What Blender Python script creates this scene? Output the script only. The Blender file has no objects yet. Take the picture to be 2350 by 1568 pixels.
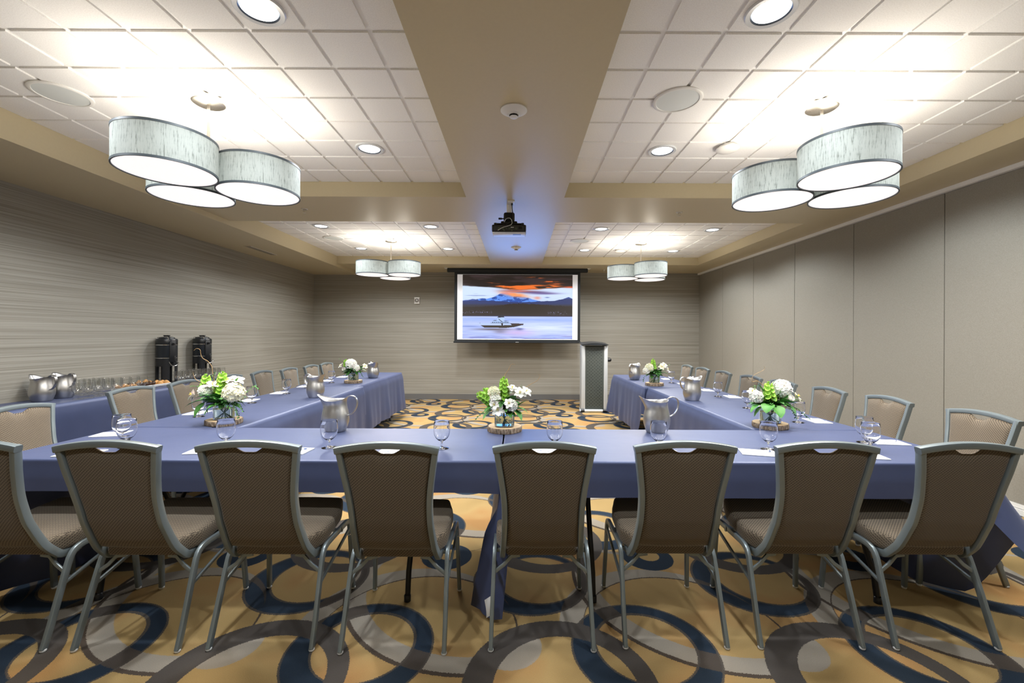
import bpy, bmesh, math, random
import numpy as np
from mathutils import Vector, Matrix

PI = math.pi
S = bpy.context.scene
COL = S.collection

# ------------------------------------------------------------------ camera
cam_d = bpy.data.cameras.new('camera'); cam = bpy.data.objects.new('camera', cam_d); COL.objects.link(cam)
cam_d.sensor_width = 36.0
cam_d.lens = 994.0 / 2350.0 * 36.0
cam_d.shift_x = -13.0 / 2350.0
cam_d.shift_y = -13.0 / 2350.0
cam_d.clip_start = 0.05
cam.location = (0, 0, 1.4)
cam.rotation_euler = (Matrix.Rotation(PI/2, 4, 'X') @ Matrix.Rotation(0.0045, 4, 'Z')).to_euler()
S.camera = cam

# ------------------------------------------------------------------ world, exposure
w = bpy.data.worlds.new('world'); S.world = w; w.use_nodes = True
w.node_tree.nodes['Background'].inputs[0].default_value = (0.8, 0.85, 1.0, 1)
w.node_tree.nodes['Background'].inputs[1].default_value = 0.1
S.view_settings.view_transform = 'Standard'
S.view_settings.look = 'None'
S.view_settings.gamma = 1
S.view_settings.exposure = 0.38
S.cycles.transparent_max_bounces = 64
S.cycles.transmission_bounces = 16
S.cycles.max_bounces = 16
# lamp strengths used by the lamp builders further down
SPOT_W = 104.0
UP_W = 7.6
SHADE_E = 0.155
DIFF_E = 0.60
DIFF_W = 14.0
CAN_E = 3.0
SCREEN_E = 0.85
SCREEN_W = 72.0
COOL = (0.88, 0.94, 1.0)
WARM = (1.0, 0.91, 0.79)

# ------------------------------------------------------------------ helpers
class MB:
    def __init__(s): s.v = []; s.f = []; s.sm = []
    def add(s, vs, fs, smooth=True, M=None):
        o = len(s.v)
        if M is not None: vs = [M @ Vector(p) for p in vs]
        s.v += [tuple(p) for p in vs]
        s.f += [tuple(i+o for i in f) for f in fs]
        s.sm += [smooth]*len(fs)
        return s
    def box(s, x0, x1, y0, y1, z0, z1, M=None):
        vs = [(x,y,z) for z in (z0,z1) for y in (y0,y1) for x in (x0,x1)]
        fs = [(0,2,3,1),(4,5,7,6),(0,1,5,4),(2,6,7,3),(0,4,6,2),(1,3,7,5)]
        return s.add(vs, fs, False, M)
    def rbox(s, cx, cy, cz, sx, sy, sz, r, seg=3, M=None, fn=None):
        bm = bmesh.new(); bmesh.ops.create_cube(bm, size=1)
        for v in bm.verts: v.co = Vector((v.co.x*sx, v.co.y*sy, v.co.z*sz))
        bmesh.ops.bevel(bm, geom=bm.edges[:], offset=r, segments=seg, profile=0.5, affect='EDGES')
        vs = [v.co + Vector((cx,cy,cz)) for v in bm.verts]
        if fn: vs = [Vector(fn(p)) for p in vs]
        fs = [[v.index for v in f.verts] for f in bm.faces]
        bm.free()
        return s.add(vs, fs, True, M)
    def lathe(s, prof, seg=32, M=None, fn=None, a0=0, a1=2*PI):
        n = len(prof); vs = []; full = abs(a1-a0-2*PI) < 1e-6
        m = seg if full else seg+1
        for i in range(m):
            a = a0+(a1-a0)*i/seg
            for r, z in prof:
                p = (r*math.cos(a), r*math.sin(a), z)
                vs.append(fn(p, a) if fn else p)
        fs = []
        for i in range(seg):
            i2 = (i+1) % m
            for j in range(n-1):
                q = (i*n+j, i2*n+j, i2*n+j+1, i*n+j+1)
                if prof[j][0] < 1e-7: q = (i*n+j, i2*n+j+1, i*n+j+1)
                elif prof[j+1][0] < 1e-7: q = (i*n+j, i2*n+j, i*n+j+1)
                fs.append(q)
        return s.add(vs, fs, True, M)
    def sweep(s, path, sec, side=None, cap=True, scale=None, smooth=True, M=None):
        """sweep a closed 2D section along a path; side = preferred direction of section x"""
        P = [Vector(p) for p in path]; n = len(P); m = len(sec); vs = []
        prev = None
        for i, p in enumerate(P):
            if i == 0: t = P[1]-P[0]
            elif i == n-1: t = P[-1]-P[-2]
            else: t = (P[i+1]-P[i]).normalized()+(P[i]-P[i-1]).normalized()
            t.normalize()
            sd = Vector(side) if side is not None else (prev if prev is not None else (Vector((1,0,0)) if abs(t.x) < .9 else Vector((0,1,0))))
            a = sd - t*sd.dot(t)
            if a.length < 1e-5: a = t.orthogonal()
            a.normalize(); prev = a; b = t.cross(a)
            k = scale[i] if scale else 1
            for (u, v) in sec: vs.append(p + a*u*k + b*v*k)
        fs = []
        for i in range(n-1):
            for j in range(m):
                j2 = (j+1) % m
                fs.append((i*m+j, i*m+j2, (i+1)*m+j2, (i+1)*m+j))
        if cap:
            fs.append(tuple(reversed(range(m)))); fs.append(tuple((n-1)*m+j for j in range(m)))
        return s.add(vs, fs, smooth, M)
    def tube(s, path, r, seg=10, cap=True, scale=None, M=None):
        return s.sweep(path, [(r*math.cos(2*PI*k/seg), r*math.sin(2*PI*k/seg)) for k in range(seg)], None, cap, scale, True, M)
    def build(s, name, mat, parent=None, sharp=0.7, mats=None):
        me = bpy.data.meshes.new(name); me.from_pydata(s.v, [], s.f); me.update()
        me.polygons.foreach_set('use_smooth', s.sm)
        bm = bmesh.new(); bm.from_mesh(me)
        bmesh.ops.recalc_face_normals(bm, faces=bm.faces[:])
        bm.to_mesh(me); bm.free()
        try: me.set_sharp_from_angle(angle=sharp)
        except Exception: pass
        o = bpy.data.objects.new(name, me); COL.objects.link(o)
        if mat: me.materials.append(mat)
        if parent: o.parent = parent
        return o

def rsec(w, h, r=0.004, k=3):
    pts = []
    for cx, cy, a in ((w/2-r, h/2-r, 0), (-w/2+r, h/2-r, PI/2), (-w/2+r, -h/2+r, PI), (w/2-r, -h/2+r, 1.5*PI)):
        for i in range(k): 
            b = a+PI/2*i/(k-1); pts.append((cx+r*math.cos(b), cy+r*math.sin(b)))
    return pts

def spline(pts, n=8):
    """Catmull-Rom through points"""
    P = [Vector(p) for p in pts]; P = [P[0]*2-P[1]] + P + [P[-1]*2-P[-2]]; out = []
    for i in range(1, len(P)-2):
        a, b, c, d = P[i-1], P[i], P[i+1], P[i+2]
        for k in range(n):
            t = k/n
            out.append(0.5*((2*b)+(c-a)*t+(2*a-5*b+4*c-d)*t*t+(3*b-a-3*c+d)*t**3))
    out.append(P[-2]); return out

def interp(tab, z):
    tab = sorted(tab)
    if z <= tab[0][0]: return tab[0][1]
    for (a, b), (c, d) in zip(tab, tab[1:]):
        if z <= c: return b+(d-b)*(z-a)/(c-a)
    return tab[-1][1]

def thing(name, label, cat, loc=(0,0,0), rz=0, group=None):
    o = bpy.data.objects.new(name, None); COL.objects.link(o)
    o.location = loc; o.rotation_euler = (0,0,rz); o.empty_display_size = 0.1
    o['label'] = label; o['category'] = cat
    if group: o['group'] = group
    return o
def tag(o, label, cat, group=None, kind=None):
    o['label'] = label; o['category'] = cat
    if group: o['group'] = group
    if kind: o['kind'] = kind
    return o
def struct(o):
    o['kind'] = 'structure'; return o
def copy_tree(o, parent=None):
    c = o.copy(); COL.objects.link(c)
    if parent is not None: c.parent = parent
    for ch in list(o.children): copy_tree(ch, c)
    return c
def place(src, used, loc, rz, label, group=None, cat=None):
    """the first placement moves the source itself, later ones copy it"""
    o = src if not used[0] else copy_tree(src)
    used[0] = True
    o.location = loc; o.rotation_euler = (0,0,rz); o['label'] = label
    if group: o['group'] = group
    if cat: o['category'] = cat
    return o

# ------------------------------------------------------------------ materials
def new_mat(name):
    m = bpy.data.materials.new(name); m.use_nodes = True
    return m, m.node_tree, m.node_tree.nodes['Principled BSDF']
def mat(name, col, rough=0.5, metal=0.0, spec=0.5, emit=None, es=0, trans=0, ior=1.45, sheen=0, coat=0):
    m, nt, b = new_mat(name)
    b.inputs['Base Color'].default_value = (*col, 1)
    b.inputs['Roughness'].default_value = rough
    b.inputs['Metallic'].default_value = metal
    b.inputs['Specular IOR Level'].default_value = spec
    b.inputs['Transmission Weight'].default_value = trans
    b.inputs['IOR'].default_value = ior
    b.inputs['Sheen Weight'].default_value = sheen
    b.inputs['Coat Weight'].default_value = coat
    if emit:
        b.inputs['Emission Color'].default_value = (*emit, 1); b.inputs['Emission Strength'].default_value = es
    return m
class NT:
    def __init__(s, nt): s.nt = nt
    def n(s, t, **kw):
        nd = s.nt.nodes.new(t)
        for k, v in kw.items(): setattr(nd, k, v)
        return nd
    def l(s, a, b): s.nt.links.new(a, b)
    def m(s, op, a, b=None, c=None, clamp=False):
        nd = s.n('ShaderNodeMath', operation=op, use_clamp=clamp)
        for i, x in enumerate((a, b, c)):
            if x is None: continue
            if isinstance(x, (int, float)): nd.inputs[i].default_value = x
            else: s.l(x, nd.inputs[i])
        return nd.outputs[0]
    def vm(s, op, a, b=None, c=None):
        nd = s.n('ShaderNodeVectorMath', operation=op)
        for i, x in enumerate((a, b, c)):
            if x is None: continue
            if isinstance(x, (tuple, list)): nd.inputs[i].default_value = x
            else: s.l(x, nd.inputs[i])
        return nd
    def mix(s, f, a, b):
        nd = s.n('ShaderNodeMix', data_type='RGBA')
        for i, x in ((0, f), (6, a), (7, b)):
            if isinstance(x, (int, float)): nd.inputs[i].default_value = x
            elif isinstance(x, tuple): nd.inputs[i].default_value = (*x, 1) if len(x) == 3 else x
            else: s.l(x, nd.inputs[i])
        return nd.outputs[2]
    def noise(s, vec, scale, detail=2, rough=0.5):
        nd = s.n('ShaderNodeTexNoise'); nd.inputs['Scale'].default_value = scale
        nd.inputs['Detail'].default_value = detail; nd.inputs['Roughness'].default_value = rough
        if vec is not None: s.l(vec, nd.inputs['Vector'])
        return nd.outputs['Fac']
    def ramp(s, f, pts):
        nd = s.n('ShaderNodeValToRGB'); cr = nd.color_ramp
        while len(cr.elements) > 1: cr.elements.remove(cr.elements[-1])
        for i, (p, c) in enumerate(pts):
            e = cr.elements[0] if i == 0 else cr.elements.new(p)
            e.position = p; e.color = (*c, 1)
        s.l(f, nd.inputs[0]); return nd.outputs[0]
    def bump(s, h, strength, dist, bsdf):
        nd = s.n('ShaderNodeBump'); nd.inputs['Strength'].default_value = strength; nd.inputs['Distance'].default_value = dist
        s.l(h, nd.inputs['Height']); s.l(nd.outputs[0], bsdf.inputs['Normal'])
    def obj(s): return s.n('ShaderNodeTexCoord').outputs['Object']
    def scale(s, v, k): return s.vm('MULTIPLY', v, k).outputs[0]

# carpet: periodic field of overlapping eccentric rings and crescents
def carpet_material():
    m, nt, b = new_mat('carpet'); N = NT(nt); PX, PY = 1.27, 1.22
    co = N.obj()
    fz = N.n('ShaderNodeTexNoise'); fz.inputs['Scale'].default_value = 260; N.l(co, fz.inputs['Vector'])
    jit = N.vm('MULTIPLY', N.vm('SUBTRACT', fz.outputs['Color'], (.5,.5,.5)).outputs[0], (.016,.016,0)).outputs[0]
    p = N.vm('MULTIPLY', N.vm('ADD', co, jit).outputs[0], (1,1,0)).outputs[0]
    def dist(c, cell=None):
        cell = cell or c
        q = N.vm('SUBTRACT', p, (cell[0], cell[1], 0)).outputs[0]
        q = N.vm('WRAP', q, (PX/2, PY/2, 1), (-PX/2, -PY/2, -1)).outputs[0]
        q = N.vm('ADD', q, (cell[0]-c[0], cell[1]-c[1], 0)).outputs[0]
        return N.vm('LENGTH', q).outputs['Value']
    def disc(c, r, cell=None): return N.m('LESS_THAN', dist(c, cell), r)
    def minus(a, bb): return N.m('MULTIPLY', a, N.m('SUBTRACT', 1.0, bb))
    def ring(c1, r1, c2, r2, cell=None): return minus(disc(c1, r1, cell or c1), disc(c2, r2, cell or c1))
    AO, BO = (.572,1.935), (.178,1.73)
    rA = ring(AO, .316, (.583,1.96), .230)
    rA2 = ring(AO, .325, (.583,1.955), .218)
    rB = ring(BO, .398, (.199,1.724), .293)
    rD = ring((1.35,2.49), .315, (1.395,2.50), .245)
    rD2 = ring((1.35,2.49), .328, (1.395,2.50), .234)
    rE = ring((.828,2.745), .157, (.84,2.765), .066)
    L1 = (.80,2.04)
    lin1 = ring(L1, .480, (.797,2.036), .474)
    cr1 = minus(disc((.735,2.075), .525), disc(L1, .478, (.735,2.075)))
    c2cell = (.50,2.05)
    cr2 = minus(disc((1.05,2.5), .718, c2cell), disc((1.06,2.51), .625, c2cell))
    lin2 = ring((1.05,2.5), .727, (1.055,2.505), .712, c2cell)
    lens = disc((-.03,1.955), .145)
    inB = disc((.199,1.724), .293)
    inA = disc((.583,1.96), .230)
    big = N.noise(p, 2.1, 2)
    fine = N.noise(co, 420, 3, .7)
    gold = N.ramp(big, [(.30,(.36,.245,.10)), (.5,(.42,.285,.12)), (.66,(.40,.225,.088))])
    beige = (.33,.29,.235)
    crs = N.m('MAXIMUM', cr1, cr2)
    crs = N.m('MAXIMUM', minus(crs, inB), N.m('MULTIPLY', lens, inB))
    c = N.mix(crs, gold, beige)
    lines = minus(N.m('MAXIMUM', lin1, lin2), inB)
    c = N.mix(lines, c, (.085,.065,.05))
    navy = (.024,.037,.056); grey = (.090,.078,.066)
    n1 = N.mix(crs, navy, (.075,.062,.052))
    c = N.mix(rD2, c, grey); c = N.mix(rD, c, n1)
    c = N.mix(rE, c, navy)
    c = N.mix(rA2, c, grey); c = N.mix(rA, c, n1)
    c = N.mix(rB, c, (.082,.071,.062))
    sp = N.m('MULTIPLY_ADD', fine, .9, .55)
    c = N.mix(1.0, c, c)
    mul = N.n('ShaderNodeMix', data_type='RGBA', blend_type='MULTIPLY'); mul.inputs[0].default_value = 1
    N.l(c, mul.inputs[6]); 
    g = N.n('ShaderNodeCombineColor'); N.l(sp, g.inputs[0]); N.l(sp, g.inputs[1]); N.l(sp, g.inputs[2])
    N.l(g.outputs[0], mul.inputs[7])
    N.l(mul.outputs[2], b.inputs['Base Color'])
    b.inputs['Roughness'].default_value = 1; b.inputs['Specular IOR Level'].default_value = .1
    N.bump(fine, .6, .006, b)
    return m

def wallcover_material():
    m, nt, b = new_mat('grasscloth_wallcovering'); N = NT(nt); co = N.obj()
    a = N.noise(N.scale(co, (.7,.7,320)), 1, 2, .6)
    a2 = N.noise(N.scale(co, (.4,.4,105)), 1, 3, .6)
    lines = N.m('MULTIPLY_ADD', a, .6, N.m('MULTIPLY', a2, .55))
    c = N.ramp(lines, [(.38,(.165,.152,.122)), (.52,(.255,.237,.198)), (.66,(.34,.32,.275)), (.8,(.39,.37,.325))])
    N.l(c, b.inputs['Base Color']); b.inputs['Roughness'].default_value = .62; b.inputs['Specular IOR Level'].default_value = .35
    N.bump(lines, .3, .002, b)
    return m

def partition_material():
    m, nt, b = new_mat('partition_fabric'); N = NT(nt); co = N.obj()
    f = N.noise(co, 220, 3, .7)
    c = N.ramp(f, [(.3,(.235,.218,.182)), (.7,(.33,.308,.262))])
    N.l(c, b.inputs['Base Color']); b.inputs['Roughness'].default_value = .8; b.inputs['Specular IOR Level'].default_value = .2
    N.bump(f, .3, .0015, b)
    return m

def tile_material():
    m, nt, b = new_mat('ceiling_tile'); N = NT(nt); co = N.obj()
    f = N.noise(co, 190, 3, .75)
    c = N.ramp(f, [(.35,(.80,.785,.77)), (.55,(.89,.88,.865)), (.7,(.92,.91,.895))])
    N.l(c, b.inputs['Base Color']); b.inputs['Roughness'].default_value = .9; b.inputs['Specular IOR Level'].default_value = .2
    N.bump(f, .25, .002, b)
    return m

def paint_material(name, col, rough=.42):
    m, nt, b = new_mat(name); N = NT(nt); co = N.obj()
    f = N.noise(co, 60, 2)
    c = N.mix(f, tuple(x*.97 for x in col), tuple(min(1, x*1.03) for x in col))
    N.l(c, b.inputs['Base Color']); b.inputs['Roughness'].default_value = rough; b.inputs['Specular IOR Level'].default_value = .5
    N.bump(f, .03, .002, b)
    return m

def cloth_material(name, col):
    m, nt, b = new_mat(name); N = NT(nt); co = N.obj()
    f = N.noise(co, 9, 3)
    c = N.mix(f, tuple(x*.9 for x in col), tuple(x*1.08 for x in col))
    N.l(c, b.inputs['Base Color']); b.inputs['Roughness'].default_value = .45
    b.inputs['Specular IOR Level'].default_value = .9
    b.inputs['Specular Tint'].default_value = (.62,.70,1,1)
    b.inputs['Sheen Weight'].default_value = .1; b.inputs['Sheen Roughness'].default_value = .5
    b.inputs['Sheen Tint'].default_value = (.6,.68,1,1)
    N.bump(N.noise(co, 5, 2), .12, .02, b)
    return m

def chair_fabric(name, light, dark):
    m, nt, b = new_mat(name); N = NT(nt); co = N.obj()
    nrm = N.n('ShaderNodeTexCoord').outputs['Normal']
    sx = N.n('ShaderNodeSeparateXYZ'); N.l(co, sx.inputs[0])
    sn = N.n('ShaderNodeSeparateXYZ'); N.l(nrm, sn.inputs[0])
    side = N.m('GREATER_THAN', N.m('ABSOLUTE', sn.outputs[0]), .72)
    top = N.m('GREATER_THAN', N.m('ABSOLUTE', sn.outputs[2]), .72)
    u = N.m('ADD', N.m('MULTIPLY', sx.outputs[1], side), N.m('MULTIPLY', sx.outputs[0], N.m('SUBTRACT', 1.0, side)))
    v = N.m('ADD', N.m('MULTIPLY', sx.outputs[1], top), N.m('MULTIPLY', sx.outputs[2], N.m('SUBTRACT', 1.0, top)))
    # woven pattern: staggered dark dashes that step down half-way, on a lighter ground
    RH, DW = .0065, .0140
    vv = N.m('DIVIDE', v, RH)
    par = N.m('MODULO', N.m('ABSOLUTE', N.m('FLOOR', vv)), 2.0)
    un = N.m('ADD', N.m('DIVIDE', u, DW), N.m('MULTIPLY', par, .5))
    fu = N.m('FRACT', un)
    step = N.m('MULTIPLY', N.m('SMOOTH_MIN', N.m('MAXIMUM', N.m('MULTIPLY', N.m('SUBTRACT', fu, .30), 3.2), 0.0), 1.0, .1), .36)
    fv = N.m('ABSOLUTE', N.m('SUBTRACT', N.m('FRACT', vv), N.m('ADD', .30, step)))
    dash = N.m('MULTIPLY', N.m('LESS_THAN', fv, .19), N.m('LESS_THAN', fu, .84))
    big_ = N.noise(co, 30, 2)
    f = N.noise(co, 320, 2)
    l = N.mix(f, tuple(x*.72 for x in light), tuple(x*1.2 for x in light))
    l = N.mix(N.m('MULTIPLY', big_, .25), l, tuple(x*.7 for x in light))
    c = N.mix(dash, l, dark)
    N.l(c, b.inputs['Base Color']); b.inputs['Roughness'].default_value = .85; b.inputs['Specular IOR Level'].default_value = .2
    b.inputs['Sheen Weight'].default_value = .15
    N.bump(dash, -.4, .001, b)
    return m

def brushed(name, col, rough=.3, sc=(400,400,4)):
    m, nt, b = new_mat(name); N = NT(nt); co = N.obj()
    f = N.noise(N.scale(co, sc), 1, 2)
    N.l(N.m('MULTIPLY_ADD', f, .18, rough-.09), b.inputs['Roughness'])
    b.inputs['Base Color'].default_value = (*col, 1); b.inputs['Metallic'].default_value = 1
    return m

def bark_material():
    m, nt, b = new_mat('bark'); N = NT(nt); co = N.obj()
    v = N.n('ShaderNodeTexVoronoi'); v.inputs['Scale'].default_value = 1; N.l(N.scale(co, (110,110,32)), v.inputs['Vector'])
    c = N.ramp(v.outputs['Distance'], [(.0,(.02,.013,.008)), (.35,(.12,.08,.05)), (.7,(.42,.34,.26))])
    c = N.mix(N.noise(co, 60), c, (.16,.11,.07))
    N.l(c, b.inputs['Base Color']); b.inputs['Roughness'].default_value = .9
    N.bump(v.outputs['Distance'], 1, .004, b)
    return m
def cutwood_material():
    m, nt, b = new_mat('cut_wood'); N = NT(nt); co = N.obj()
    d = N.vm('LENGTH', N.vm('MULTIPLY', co, (1,1,0)).outputs[0]).outputs['Value']
    w_ = N.m('SINE', N.m('MULTIPLY_ADD', d, 900, N.m('MULTIPLY', N.noise(co, 18), 7)))
    c = N.mix(N.m('MULTIPLY_ADD', w_, .5, .5), (.50,.34,.18), (.66,.49,.30))
    N.l(c, b.inputs['Base Color']); b.inputs['Roughness'].default_value = .7
    return m
def petal_material(name, c0, c1):
    m, nt, b = new_mat(name); N = NT(nt); co = N.obj()
    N.l(N.mix(N.noise(co, 45, 2), c0, c1), b.inputs['Base Color'])
    b.inputs['Roughness'].default_value = .6; b.inputs['Subsurface Weight'].default_value = .15
    b.inputs['Subsurface Scale'].default_value = .01
    return m
def shade_material():
    m, nt, b = new_mat('linen_shade'); N = NT(nt); co = N.obj()
    f = N.noise(N.scale(co, (140,140,14)), 1, 3, .7)
    f2 = N.noise(N.scale(co, (14,14,60)), 1, 2)
    c = N.ramp(N.m('MULTIPLY_ADD', f2, .15, f), [(.40,(.14,.155,.135)), (.50,(.24,.26,.238)), (.6,(.29,.31,.285))])
    N.l(c, b.inputs['Base Color']); b.inputs['Roughness'].default_value = .8
    N.l(c, b.inputs['Emission Color']); b.inputs['Emission Strength'].default_value = SHADE_E*2.9
    return m
def pastry_material(name, a, bb):
    m, nt, b = new_mat(name); N = NT(nt); co = N.obj()
    N.l(N.mix(N.noise(co, 25, 3), a, bb), b.inputs['Base Color']); b.inputs['Roughness'].default_value = .45
    return m
def glass_material(name, col=(1,1,1), rough=0.0, ior=1.45):
    m, nt, b = new_mat(name)
    b.inputs['Base Color'].default_value = (*col,1); b.inputs['Roughness'].default_value = rough
    b.inputs['Transmission Weight'].default_value = 1; b.inputs['IOR'].default_value = ior
    return m

M = {}
M['carpet'] = carpet_material(); M['wallcover'] = wallcover_material(); M['partition'] = partition_material()
M['tile'] = tile_material(); M['tbar'] = mat('ceiling_grid', (.84,.83,.81), .5)
M['paint'] = paint_material('soffit_paint', (.57,.49,.32), .40)
M['base'] = mat('baseboard_grey', (.13,.125,.12), .5)
M['white_paint'] = mat('white_enamel', (.78,.77,.74), .4)
M['cloth'] = cloth_material('navy_tablecloth', (.043,.055,.117))
M['fab'] = chair_fabric('woven_upholstery', (.175,.139,.098), (.022,.016,.012))
M['silver'] = mat('silver_chair_frame', (.20,.235,.245), .34, .45)
M['glide'] = mat('plastic_glide', (.62,.62,.6), .3)
M['black'] = mat('black_plastic', (.012,.013,.015), .35)
M['blackmet'] = mat('black_steel', (.012,.012,.013), .4, .3)
M['urn_mid'] = mat('charcoal_enamel', (.022,.026,.032), .3, .3)
M['steel'] = brushed('brushed_steel', (.50,.49,.475), .36, (260,260,2))
M['chrome'] = mat('chrome', (.8,.8,.8), .12, 1)
M['nickel'] = brushed('brushed_nickel', (.70,.65,.58), .3)
M['alu'] = mat('satin_aluminium', (.60,.63,.65), .35, .35)
M['glass'] = glass_material('clear_glass')
M['vase'] = glass_material('vase_glass', (.90,.96,.92))
M['water'] = glass_material('vase_water', (.90,.93,.84), 0, 1.33)
def thin_glass():
    m, nt, b = new_mat('thin_glass'); N = NT(nt); out = nt.nodes['Material Output']
    tr = N.n('ShaderNodeBsdfTransparent'); tr.inputs[0].default_value = (.985,.988,.987,1)
    gl = N.n('ShaderNodeBsdfGlossy'); gl.inputs['Roughness'].default_value = .03
    lw = N.n('ShaderNodeLayerWeight'); lw.inputs['Blend'].default_value = .5
    mx = N.n('ShaderNodeMixShader'); N.l(N.m('MULTIPLY_ADD', N.m('POWER', lw.outputs['Facing'], 4.0), .85, .07, True), mx.inputs[0]); N.l(tr.outputs[0], mx.inputs[1]); N.l(gl.outputs[0], mx.inputs[2])
    N.l(mx.outputs[0], out.inputs['Surface']); return m
M['thin_glass'] = thin_glass()
M['paper'] = mat('white_paper', (.85,.86,.88), .7)
M['ink'] = mat('dark_ink', (.05,.05,.07), .6)
M['bark'] = bark_material(); M['cut'] = cutwood_material()
M['white_petal'] = petal_material('white_petal', (.80,.78,.66), (.90,.89,.86))
M['cream_petal'] = petal_material('cream_petal', (.80,.77,.50), (.88,.86,.72))
M['pink_petal'] = petal_material('pink_petal', (.85,.80,.74), (.80,.58,.52))
M['yellow'] = mat('flower_centre', (.62,.52,.10), .7)
M['lime'] = petal_material('lime_bells', (.20,.46,.035), (.36,.62,.08))
M['leaf'] = petal_material('deep_green_leaf', (.018,.085,.012), (.045,.17,.02))
M['leaf2'] = petal_material('bright_green_leaf', (.035,.16,.02), (.06,.23,.03))
M['stem'] = mat('green_stem', (.06,.13,.03), .6)
M['twig'] = mat('willow_twig', (.30,.19,.08), .6)
M['shade'] = shade_material()
M['shade_trim'] = mat('shade_trim', (.07,.085,.095), .5)
M['diffuser'] = mat('lamp_diffuser', (.9,.88,.87), .5, emit=(1.0,.955,.95), es=DIFF_E)
M['can_glow'] = mat('downlight_lens', (.9,.9,.9), .5, emit=(.95,.98,1.0), es=CAN_E)
M['can_trim'] = mat('downlight_trim', (.72,.74,.76), .25)
M['can_dark'] = mat('downlight_reflector', (.10,.12,.15), .3, .6)
M['tray'] = mat('white_china', (.82,.82,.80), .2)
M['croissant'] = pastry_material('baked_pastry', (.55,.24,.06), (.72,.42,.16))
M['muffin'] = pastry_material('chocolate_muffin', (.03,.012,.006), (.08,.035,.015))
M['lectern_panel'] = mat('lectern_grey', (.06,.07,.062), .55)
M['screen_black'] = mat('screen_border', (.006,.008,.010), .6)
M['screen_white'] = mat('screen_margin', (.8,.8,.82), .8, emit=(.86,.88,.95), es=.22*SCREEN_E)

# ================================================================== THE ROOM
XL, XR, Y0, Y1 = -4.487, 4.0, -2.2, 9.53
ZB, ZL, ZT = 2.79, 2.73, 2.937
def sbox(name, m, *b, parent=None):
    o = MB().box(*b).build(name, m, parent)
    if parent is None: struct(o)
    return o
sbox('floor', M['carpet'], XL-.1, XR+.1, Y0-.1, Y1+.1, -.05, 0)
sbox('wall_left', M['wallcover'], XL-.1, XL, Y0, Y1, 0, 3.0)
sbox('wall_back', M['wallcover'], XL-.1, XR+.1, Y1, Y1+.1, 0, 3.0)
sbox('wall_front', M['paint'], XL-.1, XR+.1, Y0-.1, Y0, 0, 3.0)
wr = sbox('wall_right', M['black'], XR, XR+.1, Y0, Y1, 0, 3.0)
ys = [Y1-.003] + [8.43-1.095*k for k in range(10)]
for a, b_ in zip(ys, ys[1:]):
    MB().box(XR-.012, XR+.001, max(b_+.004, Y0), a-.004, .085, 2.748).build('wall_panel', M['partition'], wr)
sbox('baseboard_back', M['base'], XL, XR-.02, Y1-.012, Y1, 0, .115)
sbox('baseboard_left', M['base'], XL, XL+.012, Y0, Y1-.02, 0, .115)
t = MB().box(XR-.03, XR, Y0, Y1-.02, .0, .045).box(XR-.018, XR, Y0, Y1-.02, .05, .083).build('baseboard_right', M['white_paint']); struct(t)
t = MB().box(XR-.05, XR, Y0, Y1-.002, 2.752, 2.789).build('trim_1', M['tbar']); struct(t)

CL = (-3.52, -.5245); CR = (.462, 3.50); CN = (-1.507, 4.345); CF = (5.294, 8.425)
c = MB()
c.box(XL, CL[0], Y0, Y1, ZL, 3.02)
for x0, x1, y0, y1 in ((CL[0], XR, Y0, CN[0]), (CL[0], XR, CN[1], CF[0]), (CL[0], XR, CF[1], Y1),
                       (CL[1], CR[0], CN[0], CN[1]), (CL[1], CR[0], CF[0], CF[1]),
                       (CR[1], XR, CN[0], CN[1]), (CR[1], XR, CF[0], CF[1])):
    c.box(x0, x1, y0, y1, ZB, 3.02)
struct(c.build('ceiling', M['paint']))

def tile_field(xs, ysl):
    g = MB().box(xs[0], xs[-1], ysl[0], ysl[-1], ZT+.010, 3.02).build('ceiling', M['tbar']); struct(g)
    m = MB(); e = .012
    for a, b_ in zip(xs, xs[1:]):
        for c_, d in zip(ysl, ysl[1:]):
            x0 = a+(e if a != xs[0] else .002); x1 = b_-(e if b_ != xs[-1] else .002)
            y0 = c_+(e if c_ != ysl[0] else .002); y1 = d-(e if d != ysl[-1] else .002)
            if x1-x0 < .01 or y1-y0 < .01: continue
            vs = [(x0,y0,ZT),(x1,y0,ZT),(x1,y1,ZT),(x0,y1,ZT),(x0,y0,ZT+.011),(x1,y0,ZT+.011),(x1,y1,ZT+.011),(x0,y1,ZT+.011)]
            m.add(vs, [(0,3,2,1),(0,1,5,4),(1,2,6,5),(2,3,7,6),(3,0,4,7)], False)
    o = m.build('ceiling_tiles', M['tile'], g)
xsl = [CL[0]+.307*k for k in range(10)] + [CL[1]]
xsr = [CR[0]] + [CR[1]-.3075*k for k in range(9, -1, -1)]
yn = [CN[1]-.308*k for k in range(19, -1, -1)]
yf = [CF[0]] + [CF[1]-.3075*k for k in range(10, -1, -1)]
for xs in (xsl, xsr):
    for yy in (yn, yf): tile_field(xs, yy)

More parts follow.
